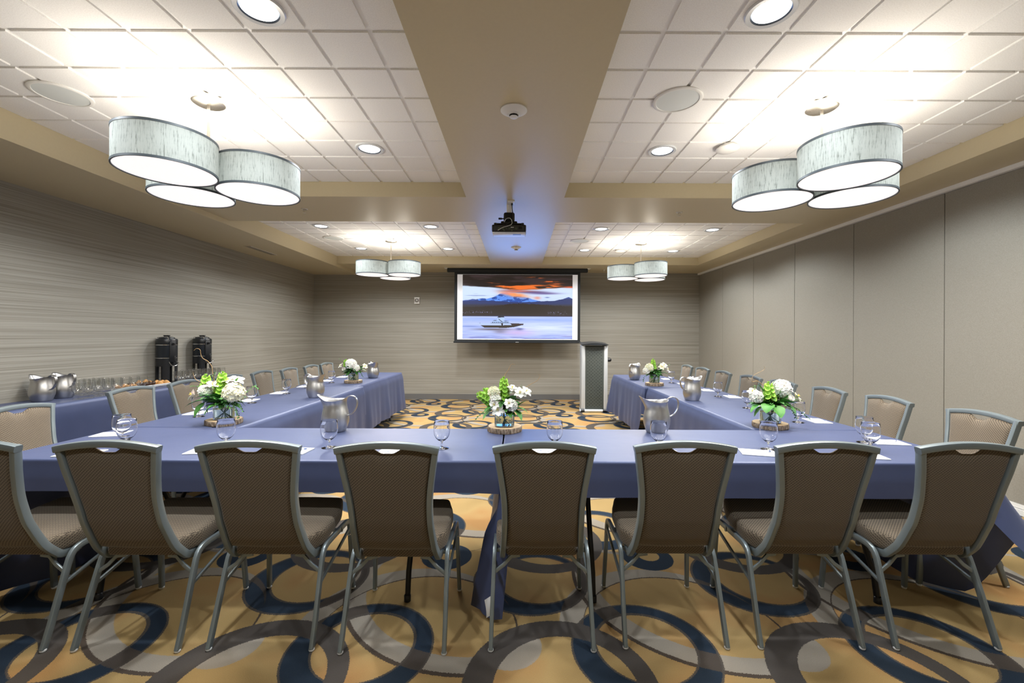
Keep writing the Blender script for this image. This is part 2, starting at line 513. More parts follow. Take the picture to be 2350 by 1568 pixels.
# ------------------------------------------------------------------ ceiling fixtures
dl = thing('downlight', '', 'ceiling light', group='round recessed downlights')
MB().lathe([(.086,.0),(.088,-.008),(.108,-.010),(.114,-.004),(.114,.002)], 40).build('trim_ring', M['can_trim'], dl)
MB().lathe([(.080,.002),(.0865,-.007),(.0885,-.0085)], 40).build('reflector', M['can_dark'], dl)
MB().lathe([(0,-.003),(.081,-.003)], 40).build('lens', M['can_glow'], dl)
ld = bpy.data.lights.new('downlight_lamp', 'SPOT'); ld.energy = SPOT_W; ld.color = COOL; ld.spot_size = math.radians(152); ld.spot_blend = .38; ld.shadow_soft_size = .07
lo = bpy.data.objects.new('lamp', ld); COL.objects.link(lo); lo.parent = dl; lo.location = (0,0,-.012)
u = [False]
for x, y, lab in (
    (-1.225, 2.04, 'large downlight at the top edge of the photo, left of the central beam'),
    (1.187, 2.04, 'large downlight at the top edge of the photo, right of the central beam'),
    (-1.225, 3.565, 'downlight in the near left coffer between the drum pendant and the central beam'),
    (1.187, 3.58, 'downlight in the near right coffer beside the central beam, left of the flat white dome'),
    (-2.78, 6.11, 'far left coffer downlight nearest the cross beam on the window-less left side'),
    (-1.235, 6.11, 'far left coffer downlight near the cross beam, next to the central beam'),
    (-2.78, 7.67, 'far left coffer downlight at the back, left of the far left pendant rod'),
    (-1.24, 7.67, 'far left coffer downlight at the back, between pendant and central beam'),
    (1.19, 6.2, 'far right coffer downlight near the cross beam, next to the central beam'),
    (2.79, 6.22, 'far right coffer downlight near the cross beam on the partition side'),
    (1.188, 7.73, 'far right coffer downlight at the back, between central beam and pendant'),
    (2.785, 7.78, 'far right coffer downlight at the back, right of the far right pendant rod'),
    (-2.78, 3.565, 'downlight above the near left drum pendant, hidden behind its front drum'),
    (2.79, 3.58, 'downlight above the near right drum pendant, hidden behind its front drum'),
    (-2.78, 2.04, 'downlight just outside the left edge of the photo'),
    (2.79, 2.04, 'downlight just outside the right edge of the photo'),
    (-1.23, .5, 'downlight left of the beam behind the photographer'),
    (1.19, .5, 'downlight right of the beam behind the photographer')):
    place(dl, u, (x, y, ZT), 0, lab, 'round recessed downlights')

DR, DH = .25, .208
pn = thing('drum_pendant', '', 'pendant light', group='three-drum linen pendants')
MB().lathe([(0,-.035),(.085,-.032),(.095,-.025),(.096,0)], 36).build('canopy', M['nickel'], pn)
MB().tube([(0,0,-.03),(0,0,-.42)], .0095, 14).build('rod', M['nickel'], pn)
hub = MB()
ZD = 2.35-ZT   # bottom of the drums below the tiles
for k in range(3):
    a = 2*PI*k/3
    hub.tube([(0,0,-.40),(.289*math.cos(a),.289*math.sin(a),-.40)], .007, 8)
hub.build('hub', M['nickel'], pn)
for k in range(3):
    a = 2*PI*k/3; T = Matrix.Translation((.2895*math.cos(a), .2895*math.sin(a), ZD))
    sh = MB().lathe([(DR-.001,.004),(DR-.001,DH-.004),(DR-.004,DH-.004),(DR-.004,.004),(DR-.001,.004)], 64).build('lamp_shade', M['shade'], pn)
    sh.location = T.translation
    MB().lathe([(DR+.0012,0),(DR+.0012,.013),(DR-.006,.013),(DR-.006,0),(DR+.0012,0)], 64)\
        .lathe([(DR+.0012,DH-.013),(DR+.0012,DH),(DR-.006,DH),(DR-.006,DH-.013),(DR+.0012,DH-.013)], 64).build('shade_trim', M['shade_trim'], sh)
    MB().lathe([(0,.005),(DR-.007,.005),(DR-.007,.010),(0,.010)], 64).build('diffuser', M['diffuser'], sh)
    ad = bpy.data.lights.new('pendant_up_lamp', 'POINT'); ad.shadow_soft_size = .06; ad.energy = UP_W; ad.color = WARM
    ao = bpy.data.objects.new('lamp', ad); COL.objects.link(ao); ao.parent = sh; ao.location = (0,0,.165); ao.rotation_euler = (PI,0,0)
    bd = bpy.data.lights.new('pendant_down_lamp', 'AREA'); bd.shape = 'DISK'; bd.size = .44; bd.energy = DIFF_W; bd.color = WARM
    bo = bpy.data.objects.new('lamp', bd); COL.objects.link(bo); bo.parent = sh; bo.location = (0,0,-.001)
u = [False]
for x, y, a, lab in ((-2.03, 2.835, -97, 'large three-drum pendant in the near left coffer'),
                (2.005, 2.865, -100, 'large three-drum pendant in the near right coffer'),
                (-2.05, 6.99, -148, 'smaller-looking far pendant, two drums in front, left of the projection screen'),
                (2.015, 7.10, 165, 'smaller-looking far pendant with a raised right drum, right of the projection screen')):
    place(pn, u, (x, y, ZT), math.radians(a), lab, 'three-drum linen pendants')

sp = thing('ceiling_speaker', '', 'speaker', group='round ceiling speakers')
MB().lathe([(.155,0),(.155,-.006),(.148,-.010),(.134,-.010),(.132,-.006)], 48).build('rim', M['white_paint'], sp)
MB().lathe([(0,-.0075),(.07,-.0075),(.133,-.0065)], 48).build('grille', mat('speaker_grille', (.66,.69,.68), .6), sp)
u = [False]
for x, y, lab in ((-2.93, 2.775, 'round white ceiling speaker left of the near left pendant'), (1.03, 2.81, 'round white ceiling speaker in the near right coffer'),
                  (-2.92, 6.85, 'small-looking round speaker in the far left coffer'), (1.0, 6.98, 'small-looking round speaker in the far right coffer')):
    place(sp, u, (x, y, ZT), 0, lab, 'round ceiling speakers')
dm = thing('ceiling_dome', '', 'sensor', group='white ceiling domes')
MB().lathe([(.065,0),(.066,-.020),(.086,-.022),(.088,-.030),(.078,-.040),(.045,-.047),(0,-.049)], 40).build('cover', M['white_paint'], dm)
u = [False]
for x, y, lab in ((1.68, 3.48, 'flat white dome on the near right coffer tiles, left of the pendant'), (1.81, 7.69, 'tiny white dome on the far right coffer tiles, left of the pendant rod')):
    place(dm, u, (x, y, ZT), 0, lab, 'white ceiling domes')

sd = thing('smoke_detector', '', 'smoke detector', group='smoke detectors on the central beam')
MB().lathe([(.080,0),(.082,-.008),(.060,-.020),(.052,-.026),(.040,-.028)], 40).build('base_plate', M['white_paint'], sd)
MB().lathe([(.042,-.026),(.030,-.034),(.028,-.036)], 32).build('collar', M['white_paint'], sd)
k_ = MB()
for i in range(8):
    a = PI/4*i; k_.box(.024,.027,-.006,.006,-.046,-.034, M=Matrix.Rotation(a, 4, 'Z'))
k_.lathe([(.022,-.034),(.022,-.046)], 24)
k_.build('sensor_vents', M['black'], sd)
MB().lathe([(.0,-.052),(.020,-.051),(.027,-.046),(.025,-.044)], 32).build('sensor_cap', M['white_paint'], sd)
u = [False]
for y, lab in ((2.66, 'white smoke detector on the central beam nearest the camera'), (6.81, 'small smoke detector on the central beam behind the projector')):
    place(sd, u, (-.03, y, ZB), 0, lab, 'smoke detectors on the central beam')

spk = thing('sprinkler', '', 'sprinkler', group='fire sprinkler heads')
MB().lathe([(.035,0),(.033,-.006),(.014,-.008),(.012,0)], 28).build('escutcheon', M['nickel'], spk)
h = MB().lathe([(0,-.004),(.009,-.006),(.009,-.018),(0,-.018)], 16)
h.tube([(.010,0,-.012),(.013,0,-.028),(.004,0,-.042)], .0022, 6).tube([(-.010,0,-.012),(-.013,0,-.028),(-.004,0,-.042)], .0022, 6)
h.tube([(0,0,-.018),(0,0,-.042)], .0025, 6)
h.lathe([(0,-.042),(.016,-.042),(.016,-.044),(0,-.044)], 16)
h.build('sprinkler_head', M['nickel'], spk)
u = [False]
for x, y, lab in ((-2.36, 4.78, 'sprinkler head under the cross beam, left'), (1.80, 4.84, 'sprinkler head under the cross beam, right'),
                  (1.80, 9.06, 'sprinkler head on the soffit by the back wall, right of the screen')):
    place(spk, u, (x, y, ZB), 0, lab, 'fire sprinkler heads')

sl = thing('air_diffuser', 'long slim slot air diffuser in the left soffit', 'air vent', (-4.06, 6.85, ZL))
MB().box(-.055,.055,-.36,.36,-.004,0).build('frame', M['paint'], sl)
q = MB()
for xx in (-.03, 0, .03): q.box(xx-.008, xx+.008, -.345, .345, -.0055, -.0035)
q.build('slot', M['base'], sl)
MB().box(.045,.055,-.36,.36,-.007,-.003).build('edge_strip', M['white_paint'], sl)

hs = thing('fire_alarm_strobe', 'small white square alarm strobe on the back wall left of the screen', 'alarm', (-2.215, Y1, 2.165))
MB().rbox(0,-.018,0,.118,.034,.145,.006).build('housing', M['white_paint'], hs)
r_ = MB().lathe([(.020,0),(.020,.008),(.042,.008),(.046,0)], 28, M=Matrix.Translation((0,-.035,0)) @ Matrix.Rotation(PI/2, 4, 'X')).build('horn_ring', mat('alarm_ring', (.22,.20,.18), .5), hs)
MB().rbox(0,-.044,0,.022,.018,.040,.004).build('strobe_lens', M['chrome'], hs)
MB().box(-.056,-.050,-.036,-.034,-.05,.05).box(.050,.056,-.036,-.034,-.05,.05).build('letter_bar', mat('alarm_letters', (.35,.22,.18), .5), hs)

# ------------------------------------------------------------------ projector
pj = thing('ceiling_outlet', 'white socket plate with a black plug on the central beam above the projector', 'outlet', (-.075, 4.50, ZB))
MB().rbox(0,0,-.004,.075,.115,.008,.003).build('face_plate', M['white_paint'], pj)
MB().box(-.018,.018,-.03,.03,-.009,-.007).build('socket', M['tbar'], pj)
pr = thing('projector', 'black projector with a pale underside hanging from the central beam', 'projector', (-.095, 4.56, 2.46))
PW, PD, PH = .355, .17, .085
MB().rbox(0,0,PH/2+.012,PW,PD,PH-.012,.012).build('body', M['black'], pr)
MB().rbox(0,0,.008,PW-.012,PD-.012,.018,.007).build('underside', mat('pale_casing', (.72,.74,.80), .35), pr)
MB().box(.04,.125,-.06,-.005,-.0025,-.0005).build('lamp_door', mat('casing_hatch', (.18,.20,.34), .4), pr)
MB().rbox(0,-PD/2-.001,PH/2+.014,PW-.05,.006,PH-.034,.002).build('port_panel', mat('port_panel', (.035,.037,.034), .5), pr)
pp = MB()
for xx, zz, s_ in ((-.10,.05,.011),(-.06,.045,.009),(-.03,.052,.009),(.005,.05,.009),(.075,.05,.010),(-.05,.03,.008),(.03,.030,.007)):
    pp.lathe([(s_*.5,0),(s_*.6,.004),(s_,.004),(s_,0)], 14, M=Matrix.Translation((xx,-PD/2-.004,zz)) @ Matrix.Rotation(PI/2, 4, 'X'))
pp.build('socket_row', mat('port_ring', (.10,.13,.07), .4), pr)
MB().box(.10,.135,-PD/2-.006,-PD/2-.003,.040,.068).build('power_inlet', M['blackmet'], pr)
MB().box(.018,.050,-PD/2-.0055,-PD/2-.004,.056,.064).build('label_plate', M['alu'], pr)
MB().lathe([(0,0),(.030,0),(.034,.012),(.034,.03)], 24, M=Matrix.Translation((.09,PD/2+.024,.05)) @ Matrix.Rotation(PI/2, 4, 'X')).build('lens', M['black'], pr)
mt = MB()
mt.rbox(0,0,PH+.030,.17,.11,.040,.010).rbox(0,0,PH+.10,.115,.085,.095,.02)
for sx, sy in ((1,1),(-1,1),(1,-1),(-1,-1)):
    mt.tube([(sx*.05,sy*.03,PH+.025),(sx*.14,sy*.08,PH+.012)], .009, 8).lathe([(0,0),(.016,0),(.016,.02),(0,.02)], 14, M=Matrix.Translation((sx*.14,sy*.08,PH)))
mt.tube([(-.04,-.01,PH+.085),(-.085,-.01,PH+.085)], .006, 8).tube([(-.075,-.01,PH+.085),(-.112,-.01,PH+.085)], .010, 10)
mt.build('mount_bracket', M['blackmet'], pr)
MB().rbox(0,0,(PH+.14+.33)/2,.052,.045,.33-PH-.14,.006).build('mount_post', M['tbar'], pr)
MB().tube(spline([(.03,-.045,.318),(.032,-.05,.26),(.04,-.055,.20),(.035,-.06,.14),(-.02,-PD/2-.02,.09),(-.05,-PD/2-.012,.05)]), .0045, 8).build('power_cable', M['black'], pr)
MB().tube(spline([(-.055,-.05,PH+.03),(-.03,-.06,PH+.07),(.01,-.065,PH+.075),(.03,-.075,PH+.04),(.02,-PD/2-.01,.085),(-.06,-PD/2-.025,.055),(-.115,-PD/2-.012,.028)]), .0035, 8).build('signal_cable', M['alu'], pr)
MB().tube([(.03,-.045,.33),(.03,-.045,.30)], .010, 10).build('plug', M['black'], pr)

# ------------------------------------------------------------------ projection screen
SY = 8.95
sc = thing('projection_screen', 'pull-down projection screen showing a snowy mountain, lake and ferry', 'projection screen', (-.01, SY, 2.72))
MB().rbox(0,.0,.030,2.90,.09,.075,.01).build('casing', M['screen_black'], sc)
MB().box(-1.50,-1.44,-.06,.06,.062,.0699).box(1.44,1.50,-.06,.06,.062,.0699).build('mounting_plate', M['tbar'], sc)
MB().box(-1.30,1.30,-.003,.003,-1.44,0).build('border', M['screen_black'], sc)
MB().box(-1.24,1.245,-.0055,-.0035,-1.40,-.055).build('margin', M['screen_white'], sc)
MB().rbox(0,0,-1.452,2.63,.035,.034,.008).build('bottom_bar', M['screen_black'], sc)
lg = MB()
for i in range(7): lg.box(-.032+i*.0095, -.0255+i*.0095, -.0195, -.0178, -1.458, -1.446)
lg.build('maker_mark', M['alu'], sc)

def vnoise(x, y, seed):
    xi = np.floor(x).astype(int); yi = np.floor(y).astype(int); fx = x-xi; fy = y-yi
    fx = fx*fx*(3-2*fx); fy = fy*fy*(3-2*fy)
    def h(a, b): return np.mod(np.sin(a*127.1+b*311.7+seed*74.7)*43758.5453, 1.0)
    return (h(xi,yi)*(1-fx)+h(xi+1,yi)*fx)*(1-fy)+(h(xi,yi+1)*(1-fx)+h(xi+1,yi+1)*fx)*fy
def fbm(x, y, seed, o=5):
    s = 0; a = .5
    for k in range(o): s = s+a*vnoise(x*2**k, y*2**k, seed+k); a *= .5
    return s
def sm(a, b, x): 
    t = np.clip((x-a)/(b-a), 0, 1); return t*t*(3-2*t)
def picture():
    W, H = 420, 250
    u, v = np.meshgrid(np.linspace(0,1,W), np.linspace(0,1,H))
    img = np.zeros((H,W,3))
    def lay(mask, col):
        nonlocal img
        col = np.array(col, float)
        img = img*(1-mask[...,None])+col*mask[...,None]
    # sky
    img[:] = (.80,.87,.98)
    img = img*(1-.25*sm(.30,.45,v)[...,None]) + np.array((.62,.70,.95))*.25*sm(.30,.45,v)[...,None]
    n = fbm(u*5, v*22, 3)
    lay(sm(.50,.62,fbm(u*4+3, v*40, 9))*sm(.27,.31,v)*(1-sm(.36,.40,v))*.6*(1-sm(.35,.5,u)), (.40,.45,.70))
    edge = .165+.075*u-.035*sm(.7,1,u)+.03*np.exp(-((u-.45)/.16)**2)+(n-.5)*.045
    dark = 1-sm(edge-.012, edge+.012, v)
    lay(dark, (.16,.135,.125))
    lay(dark*sm(.45,.7,fbm(u*6, v*30, 15)), (.23,.185,.19))
    fire = np.clip(sm(.40,.58,fbm(u*7+7, v*44, 21)), 0, 1)
    band = np.exp(-((v-edge+.03)/.030)**2)*sm(.22,.42,u)*(1-sm(.78,.95,u))
    lay(np.clip(band*(fire*1.5+.08),0,1), (.93,.45,.20))
    lay(np.exp(-((v-.19)/.014)**2)*sm(.88,.97,u)*.9, (.85,.36,.20))
    for (a, b, s1, s2) in ((.67,.045,.06,.012),(.80,.105,.07,.010),(.25,.13,.03,.006),(.86,.145,.06,.012)):
        lay(np.clip(np.exp(-((u-a)/s1)**2-((v-b)/s2)**2)*sm(.42,.55,fbm(u*14, v*60, 31))*1.3, 0, 1), (.80,.38,.20))
    # lenticular cloud
    lc = np.exp(-((u-.57)/.22)**4-((v-.262-(u-.5)*.06)/.022)**2); lay(np.clip(lc*1.1,0,1), (.40,.33,.50))
    lc2 = np.exp(-((u-.50)/.12)**2-((v-.255)/.014)**2); lay(np.clip(lc2,0,1)*.8, (.92,.50,.38))
    lay(np.exp(-((u-.75)/.13)**2-((v-.290)/.014)**2), (.42,.36,.58))
    lay(np.exp(-((u-.77)/.02)**2-((v-.352)/.008)**2), (.40,.45,.68))
    lay(np.exp(-((u-.68)/.03)**2-((v-.36)/.022)**2), (.88,.60,.55))
    # mountain
    xs = [0,.05,.09,.12,.17,.22,.27,.30,.335,.37,.40,.44,.50,.56,.60,.64,.68,.72,.80,.83,.86,.88,.90,.93,.965,1.0]
    ms = [.405,.395,.382,.388,.37,.375,.355,.34,.30,.285,.275,.30,.325,.345,.36,.385,.40,.415,.42,.405,.40,.385,.39,.365,.345,.372]
    top = np.interp(u, xs, ms)+(fbm(u*60, u*0, 44)-.5)*.008
    snow = fbm(u*26+v*10, v*34-u*8, 51)
    mt_ = sm(top-.003, top+.003, v)
    mc = np.where((snow > .52)[...,None], np.array((.16,.30,.62)), np.array((.36,.56,.93)))
    mc = np.where(((u > .8)|(u < .14))[...,None], np.array((.22,.30,.56)), mc)
    img = img*(1-mt_[...,None])+mc*mt_[...,None]
    # glowing cloud over the summit
    gc = np.clip(np.exp(-((u-.47)/.11)**2-((v-.305-(u-.45)*.25)/.032)**2)*(.6+fbm(u*20,v*40,61))*1.2, 0, 1); lay(gc, (.98,.60,.38))
    lay(np.exp(-((u-.40)/.06)**2-((v-.288)/.014)**2)*.8, (.90,.55,.52))
    hill = .415-.012*np.sin(u*9)-.04*sm(.82,.97,u)*(1-sm(.97,1.1,u))+(fbm(u*30,u*0,71)-.5)*.010
    hm = sm(hill-.002, hill+.003, v); lay(hm, (.17,.21,.40))
    lay(sm(.44,.49,v), (.20,.185,.22))
    tre = .485+.018*np.sin(u*7+1)-.015*sm(.35,.45,u)+(fbm(u*120,u*0,81,3)-.5)*.022
    lay(sm(tre-.003, tre+.003, v), (.165,.125,.090))
    lay(sm(.58,.64,v)*.3, (.24,.20,.24))
    lay(np.clip(sm(.72,.8,vnoise(u*130, v*150, 91))*(np.exp(-((v-.585)/.02)**2)*(1-sm(.25,.3,u))+np.exp(-((v-.595)/.03)**2)*sm(.75,.8,u)*(1-sm(.92,.97,u)))*.8,0,1), (.50,.50,.70))
    # water
    wt = sm(.645,.652,v); n2 = fbm(u*5, v*60, 101)
    wc = np.array((.58,.66,.94))*(1-n2[...,None])+np.array((.80,.84,.99))*n2[...,None]
    wc = wc+(.10*np.exp(-((u-.75)/.3)**2-((v-.82)/.1)**2))[...,None]
    img = img*(1-wt[...,None])+wc*wt[...,None]
    lay(np.exp(-((v-.642)/.006)**2), (.18,.17,.26))
    lay(np.exp(-((v-.70)/.03)**2)*.45*wt, (.50,.62,.92))
    lay(np.exp(-((u-.50)/.14)**2-((v-.90)/.05)**2)*.55, (.86,.66,.84))
    low = sm(.93-.05*np.abs(u-.5), 1.0, v)*sm(.35,.6,fbm(u*6,v*50,111)); lay(low*.75, (.42,.42,.70))
    lay(np.exp(-((u-.28)/.16)**2-((v-.852)/.016)**2)*.75, (.33,.27,.25))
    lay(np.exp(-((u-.34)/.06)**2-((v-.885)/.03)**2)*.55, (.40,.36,.42))
    lay(np.exp(-((u-.52)/.035)**2-((v-.845)/.02)**2)*.8, (.30,.33,.55))
    lay(np.exp(-((u-.07)/.10)**2-((v-.806)/.010)**2)*.6, (.33,.42,.72))
    # ferry
    def poly(pts, col):
        ins = np.zeros(u.shape, bool); n_ = len(pts)
        for i in range(n_):
            x1, y1 = pts[i]; x2, y2 = pts[(i+1)%n_]
            cnd = ((y1 > v) != (y2 > v)) & (u < (x2-x1)*(v-y1)/((y2-y1) or 1e-9)+x1); ins ^= cnd
        lay(ins.astype(float), col)
    poly([(.16,.785),(.165,.79),(.54,.785),(.47,.815),(.40,.828),(.20,.826)], (.20,.165,.12))
    poly([(.147,.757),(.445,.757),(.455,.785),(.165,.787),(.15,.783)], (.70,.78,.93))
    poly([(.435,.757),(.557,.760),(.552,.785),(.448,.785)], (.24,.18,.18))
    poly([(.262,.755),(.264,.735),(.30,.70),(.33,.705),(.40,.722),(.425,.73),(.43,.756)], (.62,.72,.90))
    poly([(.315,.71),(.32,.675),(.345,.66),(.38,.665),(.385,.70),(.36,.72)], (.68,.78,.95))
    poly([(.315,.668),(.33,.645),(.375,.648),(.385,.665)], (.16,.15,.20))
    poly([(.325,.69),(.33,.685),(.365,.735),(.358,.737)], (.12,.12,.20))
    poly([(.38,.718),(.42,.716),(.418,.722),(.383,.724)], (.15,.14,.20))
    poly([(.275,.712),(.31,.708),(.308,.716),(.28,.718)], (.15,.14,.20))
    for k in range(9): poly([(.272+k*.017,.735),(.280+k*.017,.735),(.280+k*.017,.750),(.272+k*.017,.750)], (.16,.17,.26))
    poly([(.255,.752),(.44,.752),(.44,.758),(.255,.758)], (.22,.19,.20))
    poly([(.352,.757),(.370,.757),(.368,.790),(.354,.790)], (.20,.19,.22))
    for xx in (.33,.345,.36,.372): poly([(xx-.0015,.615),(xx+.0015,.615),(xx+.0015,.655),(xx-.0015,.655)], (.10,.10,.14))
    poly([(.305,.632),(.395,.630),(.395,.634),(.305,.636)], (.18,.17,.22))
    poly([(.158,.745),(.162,.745),(.162,.765),(.158,.765)], (.25,.25,.35))
    lay(np.exp(-((u-.53)/.022)**2-((v-.815)/.010)**2), (.86,.91,1.0))
    lay(np.exp(-((u-.57)/.03)**2-((v-.820)/.005)**2)*.8, (.85,.90,1.0))
    return W, H, np.clip(img, 0, 1)
W_, H_, IMG = picture()
px0, px1, pz1, pz0 = -1.131, 1.139, -.058, -1.385
me = bpy.data.meshes.new('projected_picture')
vs = [(px0+(px1-px0)*i/(W_-1), -.0062, pz1+(pz0-pz1)*j/(H_-1)) for j in range(H_) for i in range(W_)]
fs = [(j*W_+i, (j+1)*W_+i, (j+1)*W_+i+1, j*W_+i+1) for j in range(H_-1) for i in range(W_-1)]
me.from_pydata(vs, [], fs); me.update()
at = me.color_attributes.new('picture', 'FLOAT_COLOR', 'POINT')
lin = IMG**2.2
at.data.foreach_set('color', np.concatenate([lin, np.ones((H_,W_,1))], 2).reshape(-1).astype(np.float32))
po = bpy.data.objects.new('projected_picture', me); COL.objects.link(po); po.parent = sc
pm, nt, b = new_mat('projected_picture'); N = NT(nt)
an = N.n('ShaderNodeAttribute'); an.attribute_name = 'picture'
N.l(an.outputs['Color'], b.inputs['Emission Color']); b.inputs['Emission Strength'].default_value = SCREEN_E
b.inputs['Base Color'].default_value = (.02,.02,.02,1); b.inputs['Roughness'].default_value = .9
me.materials.append(pm)
# added spot, no visible source, stands in for the lit screen's bluish spill
sl_d = bpy.data.lights.new('added_screen_spot', 'SPOT'); sl_d.energy = SCREEN_W; sl_d.color = (.11,.36,1.0); sl_d.spot_size = math.radians(100); sl_d.spot_blend = 1; sl_d.shadow_soft_size = .8
so_ = bpy.data.objects.new('added_screen_spot', sl_d); COL.objects.link(so_); so_.parent = sc
so_.location = (0,-.30,-.75); so_.rotation_euler = (math.radians(90+14), 0, PI)

# ================================================================== TABLES AND CLOTHS
def smooth01(t): t = max(0, min(1, t)); return t*t*(3-2*t)
def cloth(label, x0, x1, y0, y1, zt, L, R, F, B, seed=1, waves=1.0, corner=None, flare=None, group=None, pull=None, cdrop=None):
    """L/R/F/B = drop on the left, right, front (towards camera) and back side"""
    rnd = random.Random(seed); rc = .014; corner = corner or {}; flare = flare or {}; pull = pull or {}; cdrop = cdrop or {}
    D = {'F':F,'R':R,'B':B,'L':L}
    ent = []   # (pos, normal, side, dist to start corner, length)
    sides = [('F',(x0+rc,y0),(x1-rc,y0),(0,-1)),('R',(x1,y0+rc),(x1,y1-rc),(1,0)),('B',(x1-rc,y1),(x0+rc,y1),(0,1)),('L',(x0,y1-rc),(x0,y0+rc),(-1,0))]
    nxt = {'F':'R','R':'B','B':'L','L':'F'}; prv = {v:k for k,v in nxt.items()}
    cc = {'F':(x1-rc,y0+rc,-PI/2),'R':(x1-rc,y1-rc,0),'B':(x0+rc,y1-rc,PI/2),'L':(x0+rc,y0+rc,PI)}
    ph = [rnd.uniform(0,6.28) for _ in range(8)]
    def wave(s):
        return (.5+.5*math.sin(s*9.5+ph[0]))*.5+(.5+.5*math.sin(s*17+ph[1]))*.3+(.5+.5*math.sin(s*31+ph[2]))*.2
    s_acc = 0
    for nm, a, b_, n in sides:
        ln = math.dist(a, b_); k = max(2, int(ln/.022))
        for i in range(k+1):
            t = i/k; p = (a[0]+(b_[0]-a[0])*t, a[1]+(b_[1]-a[1])*t)
            ds, de = ln*t, ln*(1-t)
            d = D[nm]
            cs, ce = prv[nm]+nm, nm+nxt[nm]
            if ds < .14:
                m_ = cdrop.get(cs, .35*max(D[prv[nm]],D[nm])+.65*min(D[prv[nm]],D[nm])); d = m_+(D[nm]-m_)*smooth01(ds/(.05 if nm == 'F' and cs in cdrop else .14))
            if de < .14:
                m_ = cdrop.get(ce, .35*max(D[nxt[nm]],D[nm])+.65*min(D[nxt[nm]],D[nm])); d = m_+(D[nm]-m_)*smooth01(de/.14)
            cf = math.exp(-(ds/.10)**2)*corner.get(cs, .03)+math.exp(-(de/.10)**2)*corner.get(ce, .03)
            df_ = {'R': ds, 'L': de}.get(nm, 9)
            pu = pull.get(nm, (0, 0)); pk = smooth01((df_-.10)/.2) if pu[0] < 0 else 1
            ent.append((p, n, d, cf, s_acc+ln*t, flare.get(nm, .012), (pu[0]*pk, pu[1])))
        s_acc += ln
        cx, cy, a0 = cc[nm]; dm = cdrop.get(nm+nxt[nm], .35*max(D[nxt[nm]],D[nm])+.65*min(D[nxt[nm]],D[nm]))
        for i in range(1, 5):
            a_ = a0+PI/2*i/5
            ent.append(((cx+rc*math.cos(a_), cy+rc*math.sin(a_)), (math.cos(a_), math.sin(a_)), dm, corner.get(nm+nxt[nm], .03), s_acc, .012, (0, max(pull.get(nm,(0,0))[1], pull.get(nxt[nm],(0,0))[1]))))
    m = len(ent); vs = []; RW = 22
    for (p, n, d, cf, s, fl, pu) in ent:     # inset ring
        vs.append((p[0]-n[0]*.012, p[1]-n[1]*.012, zt))
    for k in range(RW+1):
        t = k/RW
        for (p, n, d, cf, s, fl, pu) in ent:
            td = d*t; tw = max(0, td-pu[1])
            soft = min(1, tw/.5)
            out = fl*smooth01(td/.1) + cf*((tw/d)**1.4 if d > 0 else 0) + pu[0]*smooth01((tw-.04)/.2) + waves*wave(s)*.065*soft**1.25*(1 if fl > .004 or pu[0] else .15)
            if k == 0: pos = (p[0]-n[0]*.003, p[1]-n[1]*.003, zt-.0012)
            else:
                e = .006
                pos = (p[0]+n[0]*out, p[1]+n[1]*out, zt-.006-max(0, td-.004)+.0*e)
            vs.append(pos)
    fs = [tuple(range(m))]
    for k in range(RW+1):
        for j in range(m):
            j2 = (j+1) % m
            fs.append((k*m+j, (k+1)*m+j, (k+1)*m+j2, k*m+j2))
    me = bpy.data.meshes.new('tablecloth'); me.from_pydata(vs, [], fs); me.update()
    me.polygons.foreach_set('use_smooth', [False]+[True]*(len(fs)-1))
    me.materials.append(M['cloth'])
    o = bpy.data.objects.new('tablecloth', me); COL.objects.link(o)
    tag(o, label, 'tablecloth', group)
    return o

def table(label, x0, x1, y0, y1, zt, along='x'):
    t = thing('folding_table', label, 'table', ((x0+x1)/2, (y0+y1)/2, 0))
    hx, hy = (x1-x0)/2, (y1-y0)/2
    MB().rbox(0,0,zt-.020,2*hx-.012,2*hy-.012,.030,.006).build('tabletop', M['base'], t)
    for e in (-1, 1):
        for s in (-1, 1):
            if along == 'x':
                X = e*(hx-.48); path = [(X, s*(hy-.33), zt-.036), (X, s*(hy-.27), .45), (X, s*(hy-.11), .14), (X, s*(hy-.085), .0)]
                ln = [(X-e*.0, s*(hy-.30), .60), (X+e*.05, s*(hy-.30), .66), (X+e*.13, s*(hy-.30), zt-.036)]
            else:
                Y = e*(hy-.35); path = [(s*(hx-.33), Y, zt-.036), (s*(hx-.27), Y, .45), (s*(hx-.11), Y, .14), (s*(hx-.085), Y, 0)]
                ln = [(s*(hx-.30), Y, .60), (s*(hx-.30), Y+e*.05, .66), (s*(hx-.30), Y+e*.13, zt-.036)]
            lg = MB().tube(path, .0145, 12).tube(ln, .007, 8).build('leg', M['blackmet'], t)
            MB().lathe([(0,0),(.018,0),(.018,.03),(.0146,.034)], 14, M=Matrix.Translation(path[-1])).build('foot_cap', M['black'], lg)
        br = MB()
        if along == 'x': br.tube([(e*(hx-.48), -(hy-.27), .42), (e*(hx-.48), hy-.27, .42)], .010, 8)
        else: br.tube([(-(hx-.27), e*(hy-.35), .42), (hx-.27, e*(hy-.35), .42)], .010, 8)
        br.build('crossbar', M['blackmet'], t)
    return t
ZC = .763     # cloth surface
TT = ZC-.004
table('near left folding table with black legs, under the navy cloth', -2.685, -.095, 2.20, 2.962, TT)
cloth('navy cloth on the near left table, ending at the seam under the central wood slice', -2.69, -.09, 2.195, 2.966, ZC, .735, .10, .155, .2, 3,
      flare={'F':.008,'R':-.004,'B':.002,'L':.010}, corner={'FR':-.004,'RB':.0,'BL':.0,'LF':.07}, waves=.5, group=None, pull={'L':(-.12,0)}, cdrop={'FR':.16,'LF':.735})
table('near right folding table with black legs, under the navy cloth', -.075, 2.385, 2.20, 2.962, TT)
